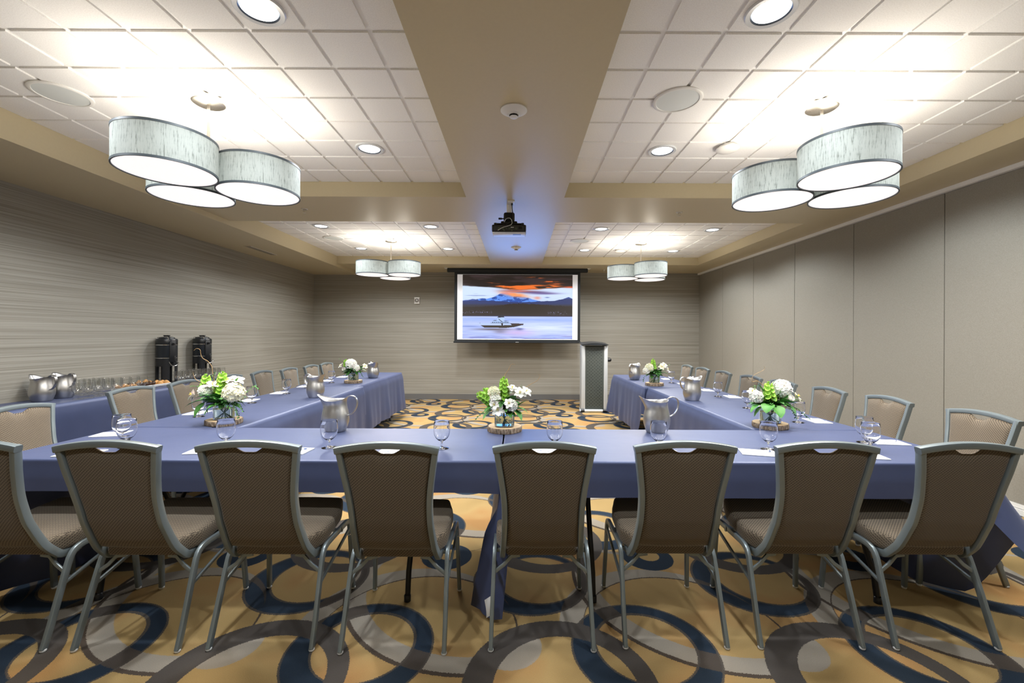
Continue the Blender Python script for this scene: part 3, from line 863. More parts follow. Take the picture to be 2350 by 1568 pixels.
rc_ = cloth('navy cloth on the near right table, its left end sweeping to the floor', -.083, 2.39, 2.195, 2.966, ZC, .735, .735, .175, .2, 5,
      flare={'F':.008,'R':.010,'B':.002,'L':.0}, corner={'FR':.17,'RB':.0,'BL':.0,'LF':.085}, waves=.6, pull={'R':(-.165,0),'L':(.055,.15)}, cdrop={'LF':.735})
lb = MB(); vs = []; 
for i in range(6):
    t_ = i/5
    for q_ in (0, 1): vs.append((-.152+.030*q_+.010*math.sin(t_*2), 2.055-.006*math.sin(t_*3), .165-.085*t_-.02*(1-q_)))
lb.add(vs, [(2*i, 2*i+1, 2*i+3, 2*i+2) for i in range(5)]).build('care_label', M['paper'], rc_)['label'] = 'small white care label hanging from the hem'
J = .004
table('folding table of the left arm nearest the camera', -2.69, -1.915, 2.985, 5.375, TT, 'y')
cloth('navy cloth on the left arm table nearest the camera', -2.695, -1.91, 2.980, 5.380, ZC, .16, .60, .12, .2, 7, flare={'F':.0,'B':-.003,'L':.008,'R':.02}, corner={'FR':0,'RB':.0,'BL':0,'LF':0}, waves=.7)
table('folding table at the far end of the left arm', -2.755, -1.995, 5.40, 7.435, TT, 'y')
cloth('navy cloth at the far end of the left arm, hanging low at its open corner', -2.76, -1.985, 5.395, 7.44, ZC, .16, .60, .2, .60, 9, flare={'F':-.003,'B':.02,'L':.008,'R':.022}, corner={'FR':.0,'RB':.05,'BL':.03,'LF':0}, waves=.9)
table('folding table of the right arm nearest the camera', 1.635, 2.385, 2.985, 5.41, TT, 'y')
cloth('navy cloth on the right arm table nearest the camera', 1.628, 2.392, 2.980, 5.415, ZC, .60, .16, .12, .2, 11, flare={'F':.0,'B':-.003,'L':.02,'R':.008}, corner={'FR':0,'RB':.0,'BL':0,'LF':0}, waves=.7)
table('folding table at the far end of the right arm, beside the lectern', 1.595, 2.345, 5.435, 7.18, TT, 'y')
cloth('navy cloth at the far end of the right arm, beside the lectern', 1.588, 2.352, 5.43, 7.19, ZC, .60, .16, .2, .60, 13, flare={'F':-.003,'B':.02,'L':.022,'R':.008}, corner={'FR':.0,'RB':.03,'BL':.05,'LF':0}, waves=.9)
ZU = .793
table('narrow buffet table against the left wall', -4.462, -3.995, 2.405, 6.095, ZU-.004, 'y')
cloth('navy cloth covering the narrow buffet along the left wall to the floor', -4.468, -3.99, 2.40, 6.10, ZU, .0, .76, .5, .5, 15, flare={'F':.01,'B':.01,'L':0,'R':.012}, corner={'FR':.02,'RB':.02,'BL':0,'LF':0}, waves=.35)

# ================================================================== CHAIR
YT = [(.93,-.088),(.82,-.070),(.70,-.045),(.58,-.012),(.48,.032),(.42,.066),(.39,.092)]
WT = [(.93,.2175),(.80,.1965),(.68,.180),(.53,.1815),(.42,.190),(.385,.193)]
def prof(z): return interp(YT, z)
def wid(z): return sum(interp(WT, min(.93, z+d)) for d in (-.06,-.04,-.02,0,.02,.04,.06))/7 if z < .90 else interp(WT, z)*.6+.4*sum(interp(WT, min(.93, z+d)) for d in (-.06,-.04,-.02,0,.02,.04,.06))/7
def arch(x): return .955-.025*(x/.2175)**2
def chair_proto():
    t = thing('banquet_chair', '', 'chair', group='banquet chairs')
    fr = MB(); sec = rsec(.025, .034, .006)
    for s in (-1, 1):
        p = [(s*(wid(z)-.0125), prof(z), z) for z in [.925-.035*i for i in range(15)]]
        p += [(s*.1805, .098, .388), (s*.181, .120, .372), (s*.182, .150, .368), (s*.184, .20, .372)]
        p = [tuple(q) for q in spline(p, 3)]
        p[0] = (s*(.2175-.0125), -.088, .9285)
        fr.sweep(p, sec, side=(1,0,0))
    tp = [(x, -.088-.004*(1-(x/.2175)**2), arch(x)-.0145) for x in [-.2165+.433*i/20 for i in range(21)]]
    fr.sweep(tp, rsec(.034, .029, .006), side=(0,1,0))
    fr.build('back_frame', M['silver'], t)
    # upholstered back panel with a hand-hold scoop under the top rail
    NU, NV = 44, 26; vs = []
    def ptop(x):
        sc_ = 1-smooth01((abs(x)-.018)/.052)
        return arch(x)-.0275-.026*sc_
    for side in (0, 1):
        for j in range(NV+1):
            for i in range(NU+1):
                uu = -1+2*i/NU
                vv = j/NV
                z = .437-.010*(1-uu*uu)+( .9-.437)*vv
                x = uu*(wid(z)-.024)
                zt_ = ptop(x)
                z = (.437-.010*(1-uu*uu))*(1-vv)+zt_*vv
                x = uu*(wid(min(z,.93))-.0235)
                bul = (1-uu**4)*(1-(2*vv-1)**6)
                y = prof(min(z,.93)) + (.014+.012*bul if side else -.008-.004*bul)
                edge = min(1, min(vv, 1-vv)*14, (1-abs(uu))*14)
                y += (-1 if side else 1)*.008*(1-edge)
                vs.append((x, y, z))
    n1 = (NU+1)*(NV+1); fs = []
    for j in range(NV):
        for i in range(NU):
            a = j*(NU+1)+i
            fs.append((a, a+1, a+NU+2, a+NU+1)); fs.append((n1+a, n1+a+NU+1, n1+a+NU+2, n1+a+1))
    rim = [i for i in range(NU+1)] + [j*(NU+1)+NU for j in range(1, NV+1)] + [NV*(NU+1)+i for i in range(NU-1, -1, -1)] + [j*(NU+1) for j in range(NV-1, 0, -1)]
    for a, b_ in zip(rim, rim[1:]+rim[:1]): fs.append((a, n1+a, n1+b_, b_))
    MB().add(vs, fs).build('backrest', M['fab'], t, sharp=1.2)
    # seat cushion
    def sf(p):
        x, y, z = p; k = smooth01((y-.09)/.09)
        hw = .168+(.215-.168)*k
        hw -= .03*smooth01((y-.34)/.12)
        x = x*hw/.2
        z = z+(y-.08)*.155
        return (x, y, z+.004*(1-(x/.22)**2) if z > .42 else z)
    b_ = bmesh.new(); bmesh.ops.create_cube(b_, size=1)
    for v in b_.verts: v.co = Vector((v.co.x*.4, v.co.y*.385, v.co.z*.078))
    bmesh.ops.bevel(b_, geom=b_.edges[:], offset=.024, segments=4, profile=.5, affect='EDGES')
    bmesh.ops.subdivide_edges(b_, edges=[e for e in b_.edges if e.calc_length() > .15], cuts=10, use_grid_fill=True)
    vs = [Vector(sf((v.co.x, v.co.y+.272, v.co.z+.414))) for v in b_.verts]; fs = [[v.index for v in f.verts] for f in b_.faces]; b_.free()
    MB().add(vs, fs).build('seat', M['fab'], t, sharp=1.3)
    MB().box(-.165,.165,.13,.42,.372,.384).build('seat_pan', M['black'], t)
    lsec = rsec(.019, .028, .005)
    for s in (-1, 1):
        rear = [(s*.228,0,.008),(s*.227,.030,.09),(s*.224,.072,.215),(s*.221,.108,.32)] + [tuple(q) for q in spline([(s*.220,.120,.352),(s*.219,.140,.378),(s*.218,.172,.391),(s*.218,.215,.394)], 4)] + [(s*.218,.33,.394)]
        lg = MB().sweep(rear, lsec, side=(1,0,0)).build('leg', M['silver'], t)
        MB().lathe([(0,0),(.010,0),(.013,.005),(.012,.010),(.009,.012)], 14, M=Matrix.Translation((s*.228,0,0))).build('glide', M['glide'], lg)
        front = [(s*.218,.32,.394),(s*.218,.395,.394)] + [tuple(q) for q in spline([(s*.218,.405,.394),(s*.219,.432,.386),(s*.220,.448,.362),(s*.221,.452,.33)], 4)] + [(s*.226,.464,.17),(s*.232,.476,.012)]
        lg = MB().sweep(front, lsec, side=(1,0,0)).build('leg', M['silver'], t)
        MB().lathe([(0,0),(.010,0),(.013,.005),(.012,.010),(.009,.012)], 14, M=Matrix.Translation((s*.232,.476,0))).build('glide', M['glide'], lg)
        MB().lathe([(0,0),(.006,0),(.0075,.003),(.0075,.004)], 10, M=Matrix.Translation((s*.223,.4395,.315)) @ Matrix.Rotation(PI/2, 4, 'X')).build('bolt', M['chrome'], lg)
        MB().sweep([(s*.223,.085,.248),(s*.221,.445,.345)], rsec(.012, .016, .003), side=(1,0,0)).build('side_brace', M['silver'], t)
        MB().sweep([(s*.222,.098,.296),(s*.175,.103,.330),(s*.140,.106,.368),(s*.10,.108,.3725)], rsec(.010, .017, .003), side=(0,1,0)).build('corner_brace', M['silver'], t)
    MB().sweep([(-.218,.36,.374),(.218,.36,.374)], rsec(.014,.018,.003), side=(0,1,0)).sweep([(-.218,.16,.372),(.218,.16,.372)], rsec(.014,.018,.003), side=(0,1,0)).build('seat_rail', M['silver'], t)
    return t
ch = chair_proto(); u = [False]
G1 = 'banquet chairs along the near table'
for x, y, lab in ((-2.31, 1.906, 'near-row banquet chair cut off by the left edge of the photo'),
    (-1.72, 1.908, 'second near-row banquet chair from the left, the leftmost one shown whole'),
    (-1.135, 1.92, 'third near-row banquet chair from the left'),
    (-.545, 1.902, 'near-row banquet chair just left of the table seam and the floor-length drape'),
    (.115, 1.922, 'near-row banquet chair just right of the table seam, beside the care label'),
    (.718, 1.943, 'near-row banquet chair in front of the right steel pitcher'),
    (1.326, 1.945, 'near-row banquet chair second from the right'),
    (1.933, 1.943, 'rightmost near-row banquet chair, the draped table corner showing behind it')):
    place(ch, u, (x, y, 0), 0, lab, G1)
G2 = 'banquet chairs along the left arm'
ords = ['nearest', 'second', 'third', 'fourth', 'fifth', 'sixth', 'seventh', 'farthest']
xt = ['cut by the left photo edge', 'before the buffet pastries', 'partly behind the left bouquet', 'almost hidden behind the bouquet',
      'just right of the left bouquet', 'standing against the plain left wall', 'third from the back wall corner', 'next to the back corner']
for i, (x, y) in enumerate(((-3.05,2.72),(-3.19,3.68),(-3.17,4.26),(-3.13,4.84),(-3.11,5.42),(-3.04,5.93),(-3.02,6.52),(-3.03,7.06))):
    place(ch, u, (x, y, 0), -PI/2+(.03,-.02,.0,.02,0,.03,0,-.02)[i], 'left-arm chair, %s from the camera, %s' % (ords[i], xt[i]), G2)
G3 = 'banquet chairs along the right arm'
xt = ['cut by the right photo edge', 'behind the overlapping goblets', 'right of the right bouquet', 'rising behind the right bouquet', 'left of the right bouquet',
      'in the middle of the receding row', 'behind the far right bouquet side', 'closest to the back wall']
for i, (x, y) in enumerate(((2.76,2.66),(2.74,3.31),(2.70,3.88),(2.67,4.50),(2.64,5.06),(2.62,5.70),(2.62,6.33),(2.61,6.88))):
    place(ch, u, (x, y, 0), PI/2+(-.04,-.06,-.05,0,.02,-.02,0,-.03)[i], 'right-arm chair, %s from the camera, %s' % (ords[i], xt[i]), G3)

# ================================================================== TABLEWARE
gp = [(0,.0),(.0385,.0),(.0400,.0015),(.030,.0050),(.010,.0085),(.0055,.013),(.0048,.024),(.0060,.036),(.0095,.042),(.020,.0465),(.034,.060),(.0425,.078),(.0462,.098),(.0462,.112),(.0445,.132),(.0425,.155),
      (.0417,.1553),(.0410,.154),(.0432,.131),(.0449,.112),(.0449,.098),(.0412,.079),(.0325,.062),(.019,.050),(0,.047)]
gm = MB().lathe(gp, 36).build('water_goblet', M['glass'], None)
tag(gm, '', 'glass'); u = [False]
GG = 'water goblets at the table places'
def goblet(x, y, z, lab, grp): 
    place(gm, u, (x, y, z+.0006), random.Random(int(x*100+y*999)).uniform(0,3), lab, grp)
for x, y, lab in ((-2.36,2.585,'goblet at the left table corner, the rear one of the overlapping pair'), (-2.20,2.44,'goblet at the left table corner, the front one of the overlapping pair'),
    (-1.647,2.45,'goblet in front of the left bouquet wood slice'), (-1.063,2.447,'goblet in front of the left steel pitcher on the near table'),
    (-.425,2.44,'goblet left of the central bouquet'), (.212,2.45,'goblet right of the central bouquet'), (.80,2.45,'goblet in front of the right steel pitcher on the near table'),
    (1.42,2.447,'goblet in front of the right bouquet wood slice'), (1.99,2.44,'goblet at the right table corner, the front one of the overlapping pair'), (2.10,2.62,'goblet at the right table corner, the rear one of the overlapping pair'),
    (-2.465,3.35,'goblet on the left arm partly hidden by the left bouquet leaf'), (-2.47,4.03,'goblet on the left arm just right of the left bouquet'), (-2.495,4.68,'goblet on the left arm between two notepads, mid row'),
    (-2.53,5.22,'goblet on the left arm behind the tilted pitcher'), (-2.48,5.78,'goblet on the left arm, left of the far left bouquet'), (-2.50,6.42,'goblet on the left arm farthest from the camera'),
    (2.095,3.23,'goblet on the right arm behind the right bouquet trailing leaves'), (2.05,3.86,'goblet on the right arm peeking out left of the right bouquet'), (2.13,4.60,'goblet on the right arm between pitcher and right bouquet'),
    (2.12,5.22,'goblet on the right arm hidden behind the squat pitcher'), (2.115,5.95,'goblet on the right arm beside the far right bouquet')):
    goblet(x, y, ZC, lab, GG)
rr = random.Random(8)
def thin(o):
    o.material_slots[0].link = 'OBJECT'; o.material_slots[0].material = M['thin_glass']
def packed(x, y, z, lab, grp):
    goblet(x, y, z, lab, grp)
    thin(COL.objects[-1])
for j in range(4):
    x0 = -4.075-.0965*j; ya, yb = ((4.02,4.72),(4.27,4.55),(4.27,4.55),(4.27,4.55))[j]
    k = 0
    while ya+.0975*k+(.045 if j % 2 else 0) < yb:
        packed(x0+rr.uniform(-.001,.001), ya+.0975*k+(.045 if j % 2 else 0), ZU, 'clear goblet standing in the packed group between the buffet pitchers and the pastries', 'goblets grouped beside the buffet pitchers'); k += 1
for j in range(3):
    x0 = -4.055-.097*j; ya, yb = ((5.25,6.0),(5.30,6.04),(5.54,5.76))[j]
    k = 0
    while ya+.0975*k < yb:
        packed(x0, ya+.0975*k, ZU, 'clear goblet standing in the packed group at the foot of the coffee urns', 'goblets grouped beside the coffee urns'); k += 1

# notepads with pens
def notepad(x, y, rz, lab, grp):
    t = thing('notepad', lab, 'notepad', (x, y, ZC+.0005), rz, grp)
    MB().rbox(0,0,.0025,.18,.125,.005,.001).build('pages', M['paper'], t)
    mk = MB().lathe([(0,0),(.009,0),(.009,.0003),(0,.0003)], 14, M=Matrix.Translation((.035,.03,.0052)))
    for k in range(3): mk.box(.05, .078-.004*k, .036-.006*k, .0385-.006*k, .0052, .0054)
    mk.build('printed_mark', M['ink'], t)
    p = thing('pen', lab.replace('white notepad', 'pen on the notepad'), 'pen', (x, y, ZC+.0062), rz+.5, 'pens on the notepads')
    MB().tube([(-.06,-.01,.0045),(.055,-.01,.0045)], .0042, 10, scale=None).build('barrel', M['paper'], p)
    MB().tube([(.055,-.01,.0045),(.066,-.01,.0045),(.071,-.01,.0045)], .0038, 10, scale=[1,.8,.2]).tube([(-.06,-.004,.009),(-.03,-.004,.009)], .0012, 6).build('tip_and_clip', mat_pen, p)
mat_pen = mat('pen_blue', (.10,.15,.35), .3)
NG = 'notepads at the table places'
for x, y, rz, lab in ((-2.32,2.30,.1,'white notepad behind the second near-row chair'), (-1.69,2.36,.12,'white notepad between the second and third near-row chairs'),
    (-1.225,2.365,-.06,'white notepad left of the goblet before the left pitcher'), (-.66,2.34,.05,'white notepad hidden behind the chair left of the table seam'),
    (.16,2.37,.0,'white notepad glimpsed through the hand-hold of the middle chair'), (.79,2.35,.05,'white notepad hidden behind the chair before the right pitcher'),
    (1.32,2.37,-.28,'white notepad below the goblet before the right bouquet'), (1.86,2.32,-.15,'white notepad below the front goblet at the right table corner'),
    (2.24,2.62,-.15,'white notepad right of the goblet pair at the right table corner'),
    (-2.56,2.74,.2,'white notepad left of the goblet pair at the left table corner')):
    notepad(x, y, rz, lab, NG)
for i, (x, y) in enumerate(((-2.585,3.50),(-2.585,4.17),(-2.60,4.73),(-2.62,5.33),(-2.64,6.0),(-2.65,6.55))):
    notepad(x, y, PI/2+.1, 'white notepad on the left arm, %s from the near table' % ['nearest','second','third','fourth','fifth','farthest'][i], NG)
for i, (x, y) in enumerate(((2.27,3.28),(2.26,3.92),(2.27,4.58),(2.24,5.13),(2.22,5.80),(2.22,6.45))):
    notepad(x, y, PI/2-.1, 'white notepad on the right arm, %s from the near table' % ['nearest','second','third','fourth','fifth','farthest'][i], NG)

# steel pitchers
def pitcher_proto():
    t = thing('steel_pitcher', '', 'pitcher', group='steel water pitchers')
    P = [(0,.002),(.054,.002),(.062,0),(.066,.004),(.076,.030),(.0845,.058),(.0865,.082),(.0845,.108),(.0795,.135),(.0745,.158),(.0725,.178),(.0735,.197),(.077,.211),(.079,.2165),(.077,.216),(.0715,.196),(.0705,.178),(.0725,.158),(.0775,.134),(.0825,.107),(.0845,.082),(.082,.058),(.073,.032),(.060,.007),(0,.006)]
    P2 = [P[0]]
    for a, b_ in zip(P, P[1:]): P2 += [((a[0]+b_[0])/2, (a[1]+b_[1])/2), b_]
    def fn(p, a):
        x, y, z = p
        k = smooth01((z-.150)/.066)
        c = math.cos(a)
        sp_ = math.exp(-((math.atan2(math.sin(a), c))/.62)**2)
        back = math.exp(-((math.atan2(math.sin(a-PI), math.cos(a-PI)))/.8)**2)
        f = 1+k*(.52*sp_-.06*(1-sp_))
        z2 = z+k*(.036*sp_+.016*back-.010)
        return (x*f, y*(1-.06*k*0+.0), z2) if True else p
    MB().lathe(P2, 56, fn=fn).build('body', M['steel'], t, sharp=1.6)
    hp = spline([(-.070,0,.219),(-.088,0,.231),(-.112,0,.234),(-.136,0,.220),(-.144,0,.192),(-.137,0,.156),(-.118,0,.125),(-.094,0,.108),(-.081,0,.106)], 6)
    MB().sweep(hp, rsec(.022, .006, .0028), side=(0,1,0)).build('handle', M['steel'], t)
    return t
pt = pitcher_proto(); u = [False]
for x, y, z, rz, lab in ((-1.205,2.87,ZC,PI,'steel pitcher on the near left table with its spout to the left'),
    (.925,2.875,ZC,PI,'steel pitcher on the near right table with its spout to the left'),
    (-2.06,4.42,ZC,-.35,'steel pitcher on the left arm, spout to the right and handle towards the camera'),
    (-2.15,6.45,ZC,-.9,'small-looking steel pitcher at the far end of the left arm'),
    (1.745,4.33,ZC,.35,'squat-looking steel pitcher on the right arm with white ice at its mouth'),
    (1.72,6.36,ZC,.8,'small-looking steel pitcher at the far end of the right arm beside the lectern'),
    (-4.27,3.89,ZU,PI-.1,'buffet pitcher at the far left, the front one of two'),
    (-4.30,4.10,ZU,PI-.2,'buffet pitcher behind the front one, beside the packed goblets')):
    place(pt, u, (x, y, z+.0006), rz, lab, 'steel water pitchers')
def napkin(x, y, z, lab):
    rn = random.Random(5); bm = bmesh.new(); bmesh.ops.create_icosphere(bm, subdivisions=4, radius=.042)
    for v in bm.verts:
        n = v.co.normalized(); k = .75+.35*math.sin(n.x*9+n.z*5)*math.sin(n.y*8+2)+.15*math.sin(n.z*17+n.x*11)
        v.co = Vector((n.x*.045*k, n.y*.045*k, n.z*.026*k))
    m = MB().add([v.co.copy() for v in bm.verts], [[v.index for v in f.verts] for f in bm.faces]); bm.free()
    o = m.build('napkin', M['paper'], None); o.location = (x, y, z); tag(o, lab, 'napkin', 'white napkins in pitcher mouths')
napkin(1.735, 4.33, ZC+.212, 'crumpled white napkin stuffed in the mouth of the squat-looking right arm pitcher')
napkin(1.715, 6.36, ZC+.212, 'crumpled white napkin in the mouth of the far right pitcher')

# ================================================================== FLOWERS
def frame(pos, d, roll=0):
    d = Vector(d).normalized(); q = d.to_track_quat('Z', 'Y')
    return Matrix.Translation(pos) @ q.to_matrix().to_4x4() @ Matrix.Rotation(roll, 4, 'Z')
def petal(mb, Mx, L, W, curl=.3, n=5):
    vs = []; 
    for i in range(n+1):
        t = i/n; w_ = W*.5*(math.sin(PI*(.08+.80*t)**1.25)**.65) if t < 1 else W*.16
        a = curl*t*t; x = L*t*math.cos(a); z = L*t*math.sin(a)
        for s in (-1, 0, 1): vs.append((x, s*w_, z-(.12*W if s == 0 else 0)))
    fs = [(3*i+j, 3*i+j+1, 3*i+j+4, 3*i+j+3) for i in range(n) for j in (0, 1)]
    mb.add(vs, fs, True, Mx)
def hydrangea(parent, c, R, rnd, m='white_petal'):
    mb = MB(); n = int(70+R*900); g = PI*(3-math.sqrt(5))
    for i in range(n):
        z = 1-2*(i+.5)/n*.86; r = math.sqrt(max(0, 1-z*z)); a = g*i
        d = Vector((r*math.cos(a), r*math.sin(a), z)); rad = R*(.86+.12*rnd.random())
        F = frame(Vector(c)+d*rad, d+Vector([rnd.uniform(-.25,.25) for _ in range(3)]), rnd.random()*6)
        for k in range(4): petal(mb, F @ Matrix.Rotation(PI/2*k, 4, 'Z'), .0155+.003*rnd.random(), .0165, .25, 3)
    bm = bmesh.new(); bmesh.ops.create_icosphere(bm, subdivisions=2, radius=R*.68)
    mb.add([v.co+Vector(c) for v in bm.verts], [[v.index for v in f.verts] for f in bm.faces]); bm.free()
    mb.build('hydrangea', M[m], parent)
def mum(parent, c, R, d, rnd):
    mb = MB(); F = frame(c, d)
    for ring_ in range(5):
        el = .1+ring_*.32; n = 16-2*ring_
        for k in range(n):
            petal(mb, F @ Matrix.Rotation(2*PI*k/n+ring_*.3, 4, 'Z') @ Matrix.Rotation(-el, 4, 'Y'), R*(1-.09*ring_), R*.34, .6, 4)
    o = mb.build('chrysanthemum', M['white_petal'], parent)
    bm = bmesh.new(); bmesh.ops.create_icosphere(bm, subdivisions=2, radius=R*.3)
    MB().add([F @ (v.co+Vector((0,0,R*.25))) for v in bm.verts], [[v.index for v in f.verts] for f in bm.faces]).build('flower_centre', M['yellow'], o); bm.free()
def lily(parent, c, d, R, rnd, m='white_petal'):
    mb = MB(); F = frame(c, d, rnd.random()*6)
    for k in range(6):
        petal(mb, F @ Matrix.Rotation(PI/3*k, 4, 'Z') @ Matrix.Rotation(-(.75 if k % 2 else .5), 4, 'Y'), R*(1 if k % 2 else 1.08), R*(.80 if k % 2 else .60), -.35, 5)
    o = mb.build('alstroemeria', M[m], parent)
    s = MB()
    for k in range(5):
        a = 2*PI*k/5; s.tube([F @ Vector((0,0,0)), F @ Vector((R*.12*math.cos(a), R*.12*math.sin(a), R*.55)), F @ Vector((R*.2*math.cos(a), R*.2*math.sin(a), R*.62))], .0011, 5)
    s.build('stamens', M['yellow'], o)
def bells(parent, p0, p1, rnd, w0=.030):
    mb = MB(); p0 = Vector(p0); p1 = Vector(p1); ax = (p1-p0); L = ax.length; n = int(L/.0125)
    prof_ = [(.001,0),(.006,.002),(.011,.007),(.0155,.015),(.0168,.016),(.0145,.0145),(.0095,.008),(.004,.004),(0,.003)]
    q = ax.normalized()
    for i in range(n):
        t = i/n; k0 = i*1.05
        for j in range(3):
            a = k0+j*2.094; side = q.orthogonal(); side = Matrix.Rotation(a, 3, q) @ side
            d = (side+q*.45).normalized(); sc_ = (1.42-.62*t)
            F = frame(p0+ax*t+side*w0*.30*sc_, d) @ Matrix.Scale(sc_*(.9+.2*rnd.random()), 4)
            mb.lathe(prof_, 9, M=F)
    F = frame(p1, q)
    for k in range(5): petal(mb, F @ Matrix.Rotation(2*PI*k/5, 4, 'Z') @ Matrix.Rotation(-.7, 4, 'Y'), .018, .010, .3, 3)
    mb.tube([p0-ax*.25, p1], .003, 6)
    mb.build('bells_spike', M['lime'], parent)
def leaf(parent, base, d, L, W, droop=.6, m='leaf', roll=0):
    d = Vector(d).normalized(); up = Vector((0,0,1)); side = d.cross(up)
    if side.length < .05: side = Vector((1,0,0))
    side.normalize(); side = Matrix.Rotation(roll, 3, d) @ side
    vs = []; n = 9; pos = Vector(base); dd = d.copy()
    for i in range(n+1):
        t = i/n; w_ = W*.5*(math.sin(PI*min(1, t**.72))**.85 if 0 < t < 1 else (.06 if t == 0 else 0))
        nn = side.cross(dd).normalized()
        for s in (-1,-.5,0,.5,1): vs.append(pos+side*w_*s+nn*(abs(s)*w_*.28+.0015*math.sin(t*20)*abs(s)))
        dd = (dd+Vector((0,0,-1))*droop/n*1.3).normalized(); pos = pos+dd*L/n
    fs = [(5*i+j, 5*i+j+1, 5*i+j+6, 5*i+j+5) for i in range(n) for j in range(4)]
    MB().add(vs, fs).build('leaf', M[m], parent)
def sprig(parent, pts, rnd, m='leaf', s=.018):
    mb = MB(); P = spline(pts, 6); mb.tube(P, .0012, 5)
    for i in range(3, len(P), 2):
        for sg in (-1, 1):
            d = (P[i]-P[i-1]).normalized(); o = d.cross(Vector((0,0,1)))
            if o.length < .1: o = Vector((1,0,0))
            dirn = (o.normalized()*sg+d*.6+Vector([rnd.uniform(-.4,.4) for _ in range(3)])).normalized()
            F = frame(P[i], (0,0,1)); x = dirn; y = Vector((0,0,1)).cross(x).normalized(); z = x.cross(y)
            F = Matrix.Translation(P[i]) @ Matrix((x, y, z)).transposed().to_4x4()
            petal(mb, F, s*(.8+.4*rnd.random()), s*.5, -.3, 4)
    mb.build('sprig', M[m], parent)
def twig(parent, pts):
    mb = MB(); P = spline(pts, 8); n = len(P); mb.tube(P, .0022, 6, scale=[1-.65*i/n for i in range(n)]); mb.build('curly_twig', M['twig'], parent)

def slice_proto():
    t = thing('wood_slice', '', 'wood slice', group='wood slices under the bouquets')
    n = 72; out = []; rn = random.Random(4)
    for i in range(n):
        a = 2*PI*i/n; out.append(.113*(1+.018*math.sin(3*a+1)+.012*math.sin(5*a)))
    vs = []; rows = (0, .004, .014, .024, .031, .034)
    for k, z in enumerate(rows):
        for i in range(n):
            a = 2*PI*i/n; r = out[i]+(.0035*math.sin(i*1.9)+.002*math.sin(i*3.7))*(1 if 0 < k < 5 else .6)-(0.002 if k in (0,5) else 0)
            vs.append((r*math.cos(a), r*math.sin(a), z))
    fs = [(k*n+i, k*n+(i+1) % n, (k+1)*n+(i+1) % n, (k+1)*n+i) for k in range(len(rows)-1) for i in range(n)]
    fs.append(tuple(range(n)))
    MB().add(vs, fs).build('bark', M['bark'], t)
    MB().add([(out[i]*.975*math.cos(2*PI*i/n), out[i]*.975*math.sin(2*PI*i/n), z) for z in (.0335,.0350) for i in range(n)], [tuple(n+i for i in range(n))]+[(i,(i+1) % n, n+(i+1) % n, n+i) for i in range(n)], False).build('cut_face', M['cut'], t)
    return t
sl_ = slice_proto(); us = [False]

def arrangement(x, y, lab, slab, seed, spec, square=False, rz=0, r=.068):
    place(sl_, us, (x, y, ZC+.0006), seed, slab, 'wood slices under the bouquets')
    t = thing('flower_arrangement', lab, 'bouquet', (x, y, ZC+.0365), 0, 'white and green bouquets in glass vases')
    H = .105; rnd = random.Random(seed)
    def sq(p, a):
        if not square: return p
        X, Y, Z = p; rr_ = math.hypot(X, Y)
        if rr_ < 1e-6: return p
        c, s = math.cos(a), math.sin(a); k = 1/(abs(c)**5+abs(s)**5)**(1/5)
        return (X*k*.94, Y*k*.94, Z)
    MB().lathe([(0,0),(r-.006,0),(r,.005),(r,H),(r-.003,H),(r-.003,.009),(r-.008,.007),(0,.007)], 56, fn=sq).build('vase', M['vase'], t)
    st = MB()
    for i in range(13):
        a = rnd.random()*6.28; r0 = rnd.random()*.045; b2 = a+2.6+rnd.random()
        st.tube([(r0*math.cos(a), r0*math.sin(a), .009), (.3*r0*math.cos(b2), .3*r0*math.sin(b2), .06), (.05*math.cos(b2), .05*math.sin(b2), .125)], .0022, 6)
    st.build('stems', M['stem'], t)
    MB().lathe([(0,.0085),(r-.0045,.0085),(r-.0035,.012),(r-.0035,.074),(0,.074)], 56, fn=sq).build('water', M['water'], t)
    for i in range(16):
        a = rnd.random()*6.28
        leaf(t, (.02*math.cos(a), .02*math.sin(a), rnd.uniform(.10,.15)), (math.cos(a), math.sin(a), rnd.uniform(.8,2.2)), rnd.uniform(.06,.10), rnd.uniform(.035,.05), .4, 'leaf', rnd.uniform(-.9,.9))
    for i in range(22):
        a = 2*PI*i/22+rnd.uniform(-.15,.15); rr2 = rnd.uniform(.03,.065)
        leaf(t, (rr2*math.cos(a), rr2*math.sin(a), rnd.uniform(.12,.17)), (math.cos(a), math.sin(a), rnd.uniform(.2,1.2)), rnd.uniform(.06,.10), rnd.uniform(.03,.045), rnd.uniform(.4,1.1), 'leaf' if rnd.random() < .6 else 'leaf2', rnd.uniform(-.8,.8))
    for i in range(26):
        a = 2*PI*i/26+rnd.uniform(-.1,.1); el = rnd.uniform(-.05, 1.1)
        L = rnd.uniform(.07,.115)
        leaf(t, (.035*math.cos(a), .035*math.sin(a), rnd.uniform(.095,.13)), (math.cos(a), math.sin(a), el), L, rnd.uniform(.036,.056), rnd.uniform(.3,1), 'leaf' if rnd.random() < .72 else 'leaf2', rnd.uniform(-.6,.6))
    for it in spec:
        k = it[0]
        if k == 'hyd': hydrangea(t, it[1], it[2], rnd, it[3] if len(it) > 3 else 'white_petal')
        elif k == 'mum': mum(t, it[1], it[2], it[3], rnd)
        elif k == 'lily': lily(t, it[1], it[2], it[3], rnd, it[4] if len(it) > 4 else 'white_petal')
        elif k == 'bells': bells(t, it[1], it[2], rnd)
        elif k == 'leaf': leaf(t, it[1], it[2], it[3], it[4], it[5] if len(it) > 5 else .6, it[6] if len(it) > 6 else 'leaf', it[7] if len(it) > 7 else 0)
        elif k == 'sprig': sprig(t, it[1], rnd, it[2] if len(it) > 2 else 'leaf')
        elif k == 'twig': twig(t, it[1])
    return t
FW = (0,-.8,.6)
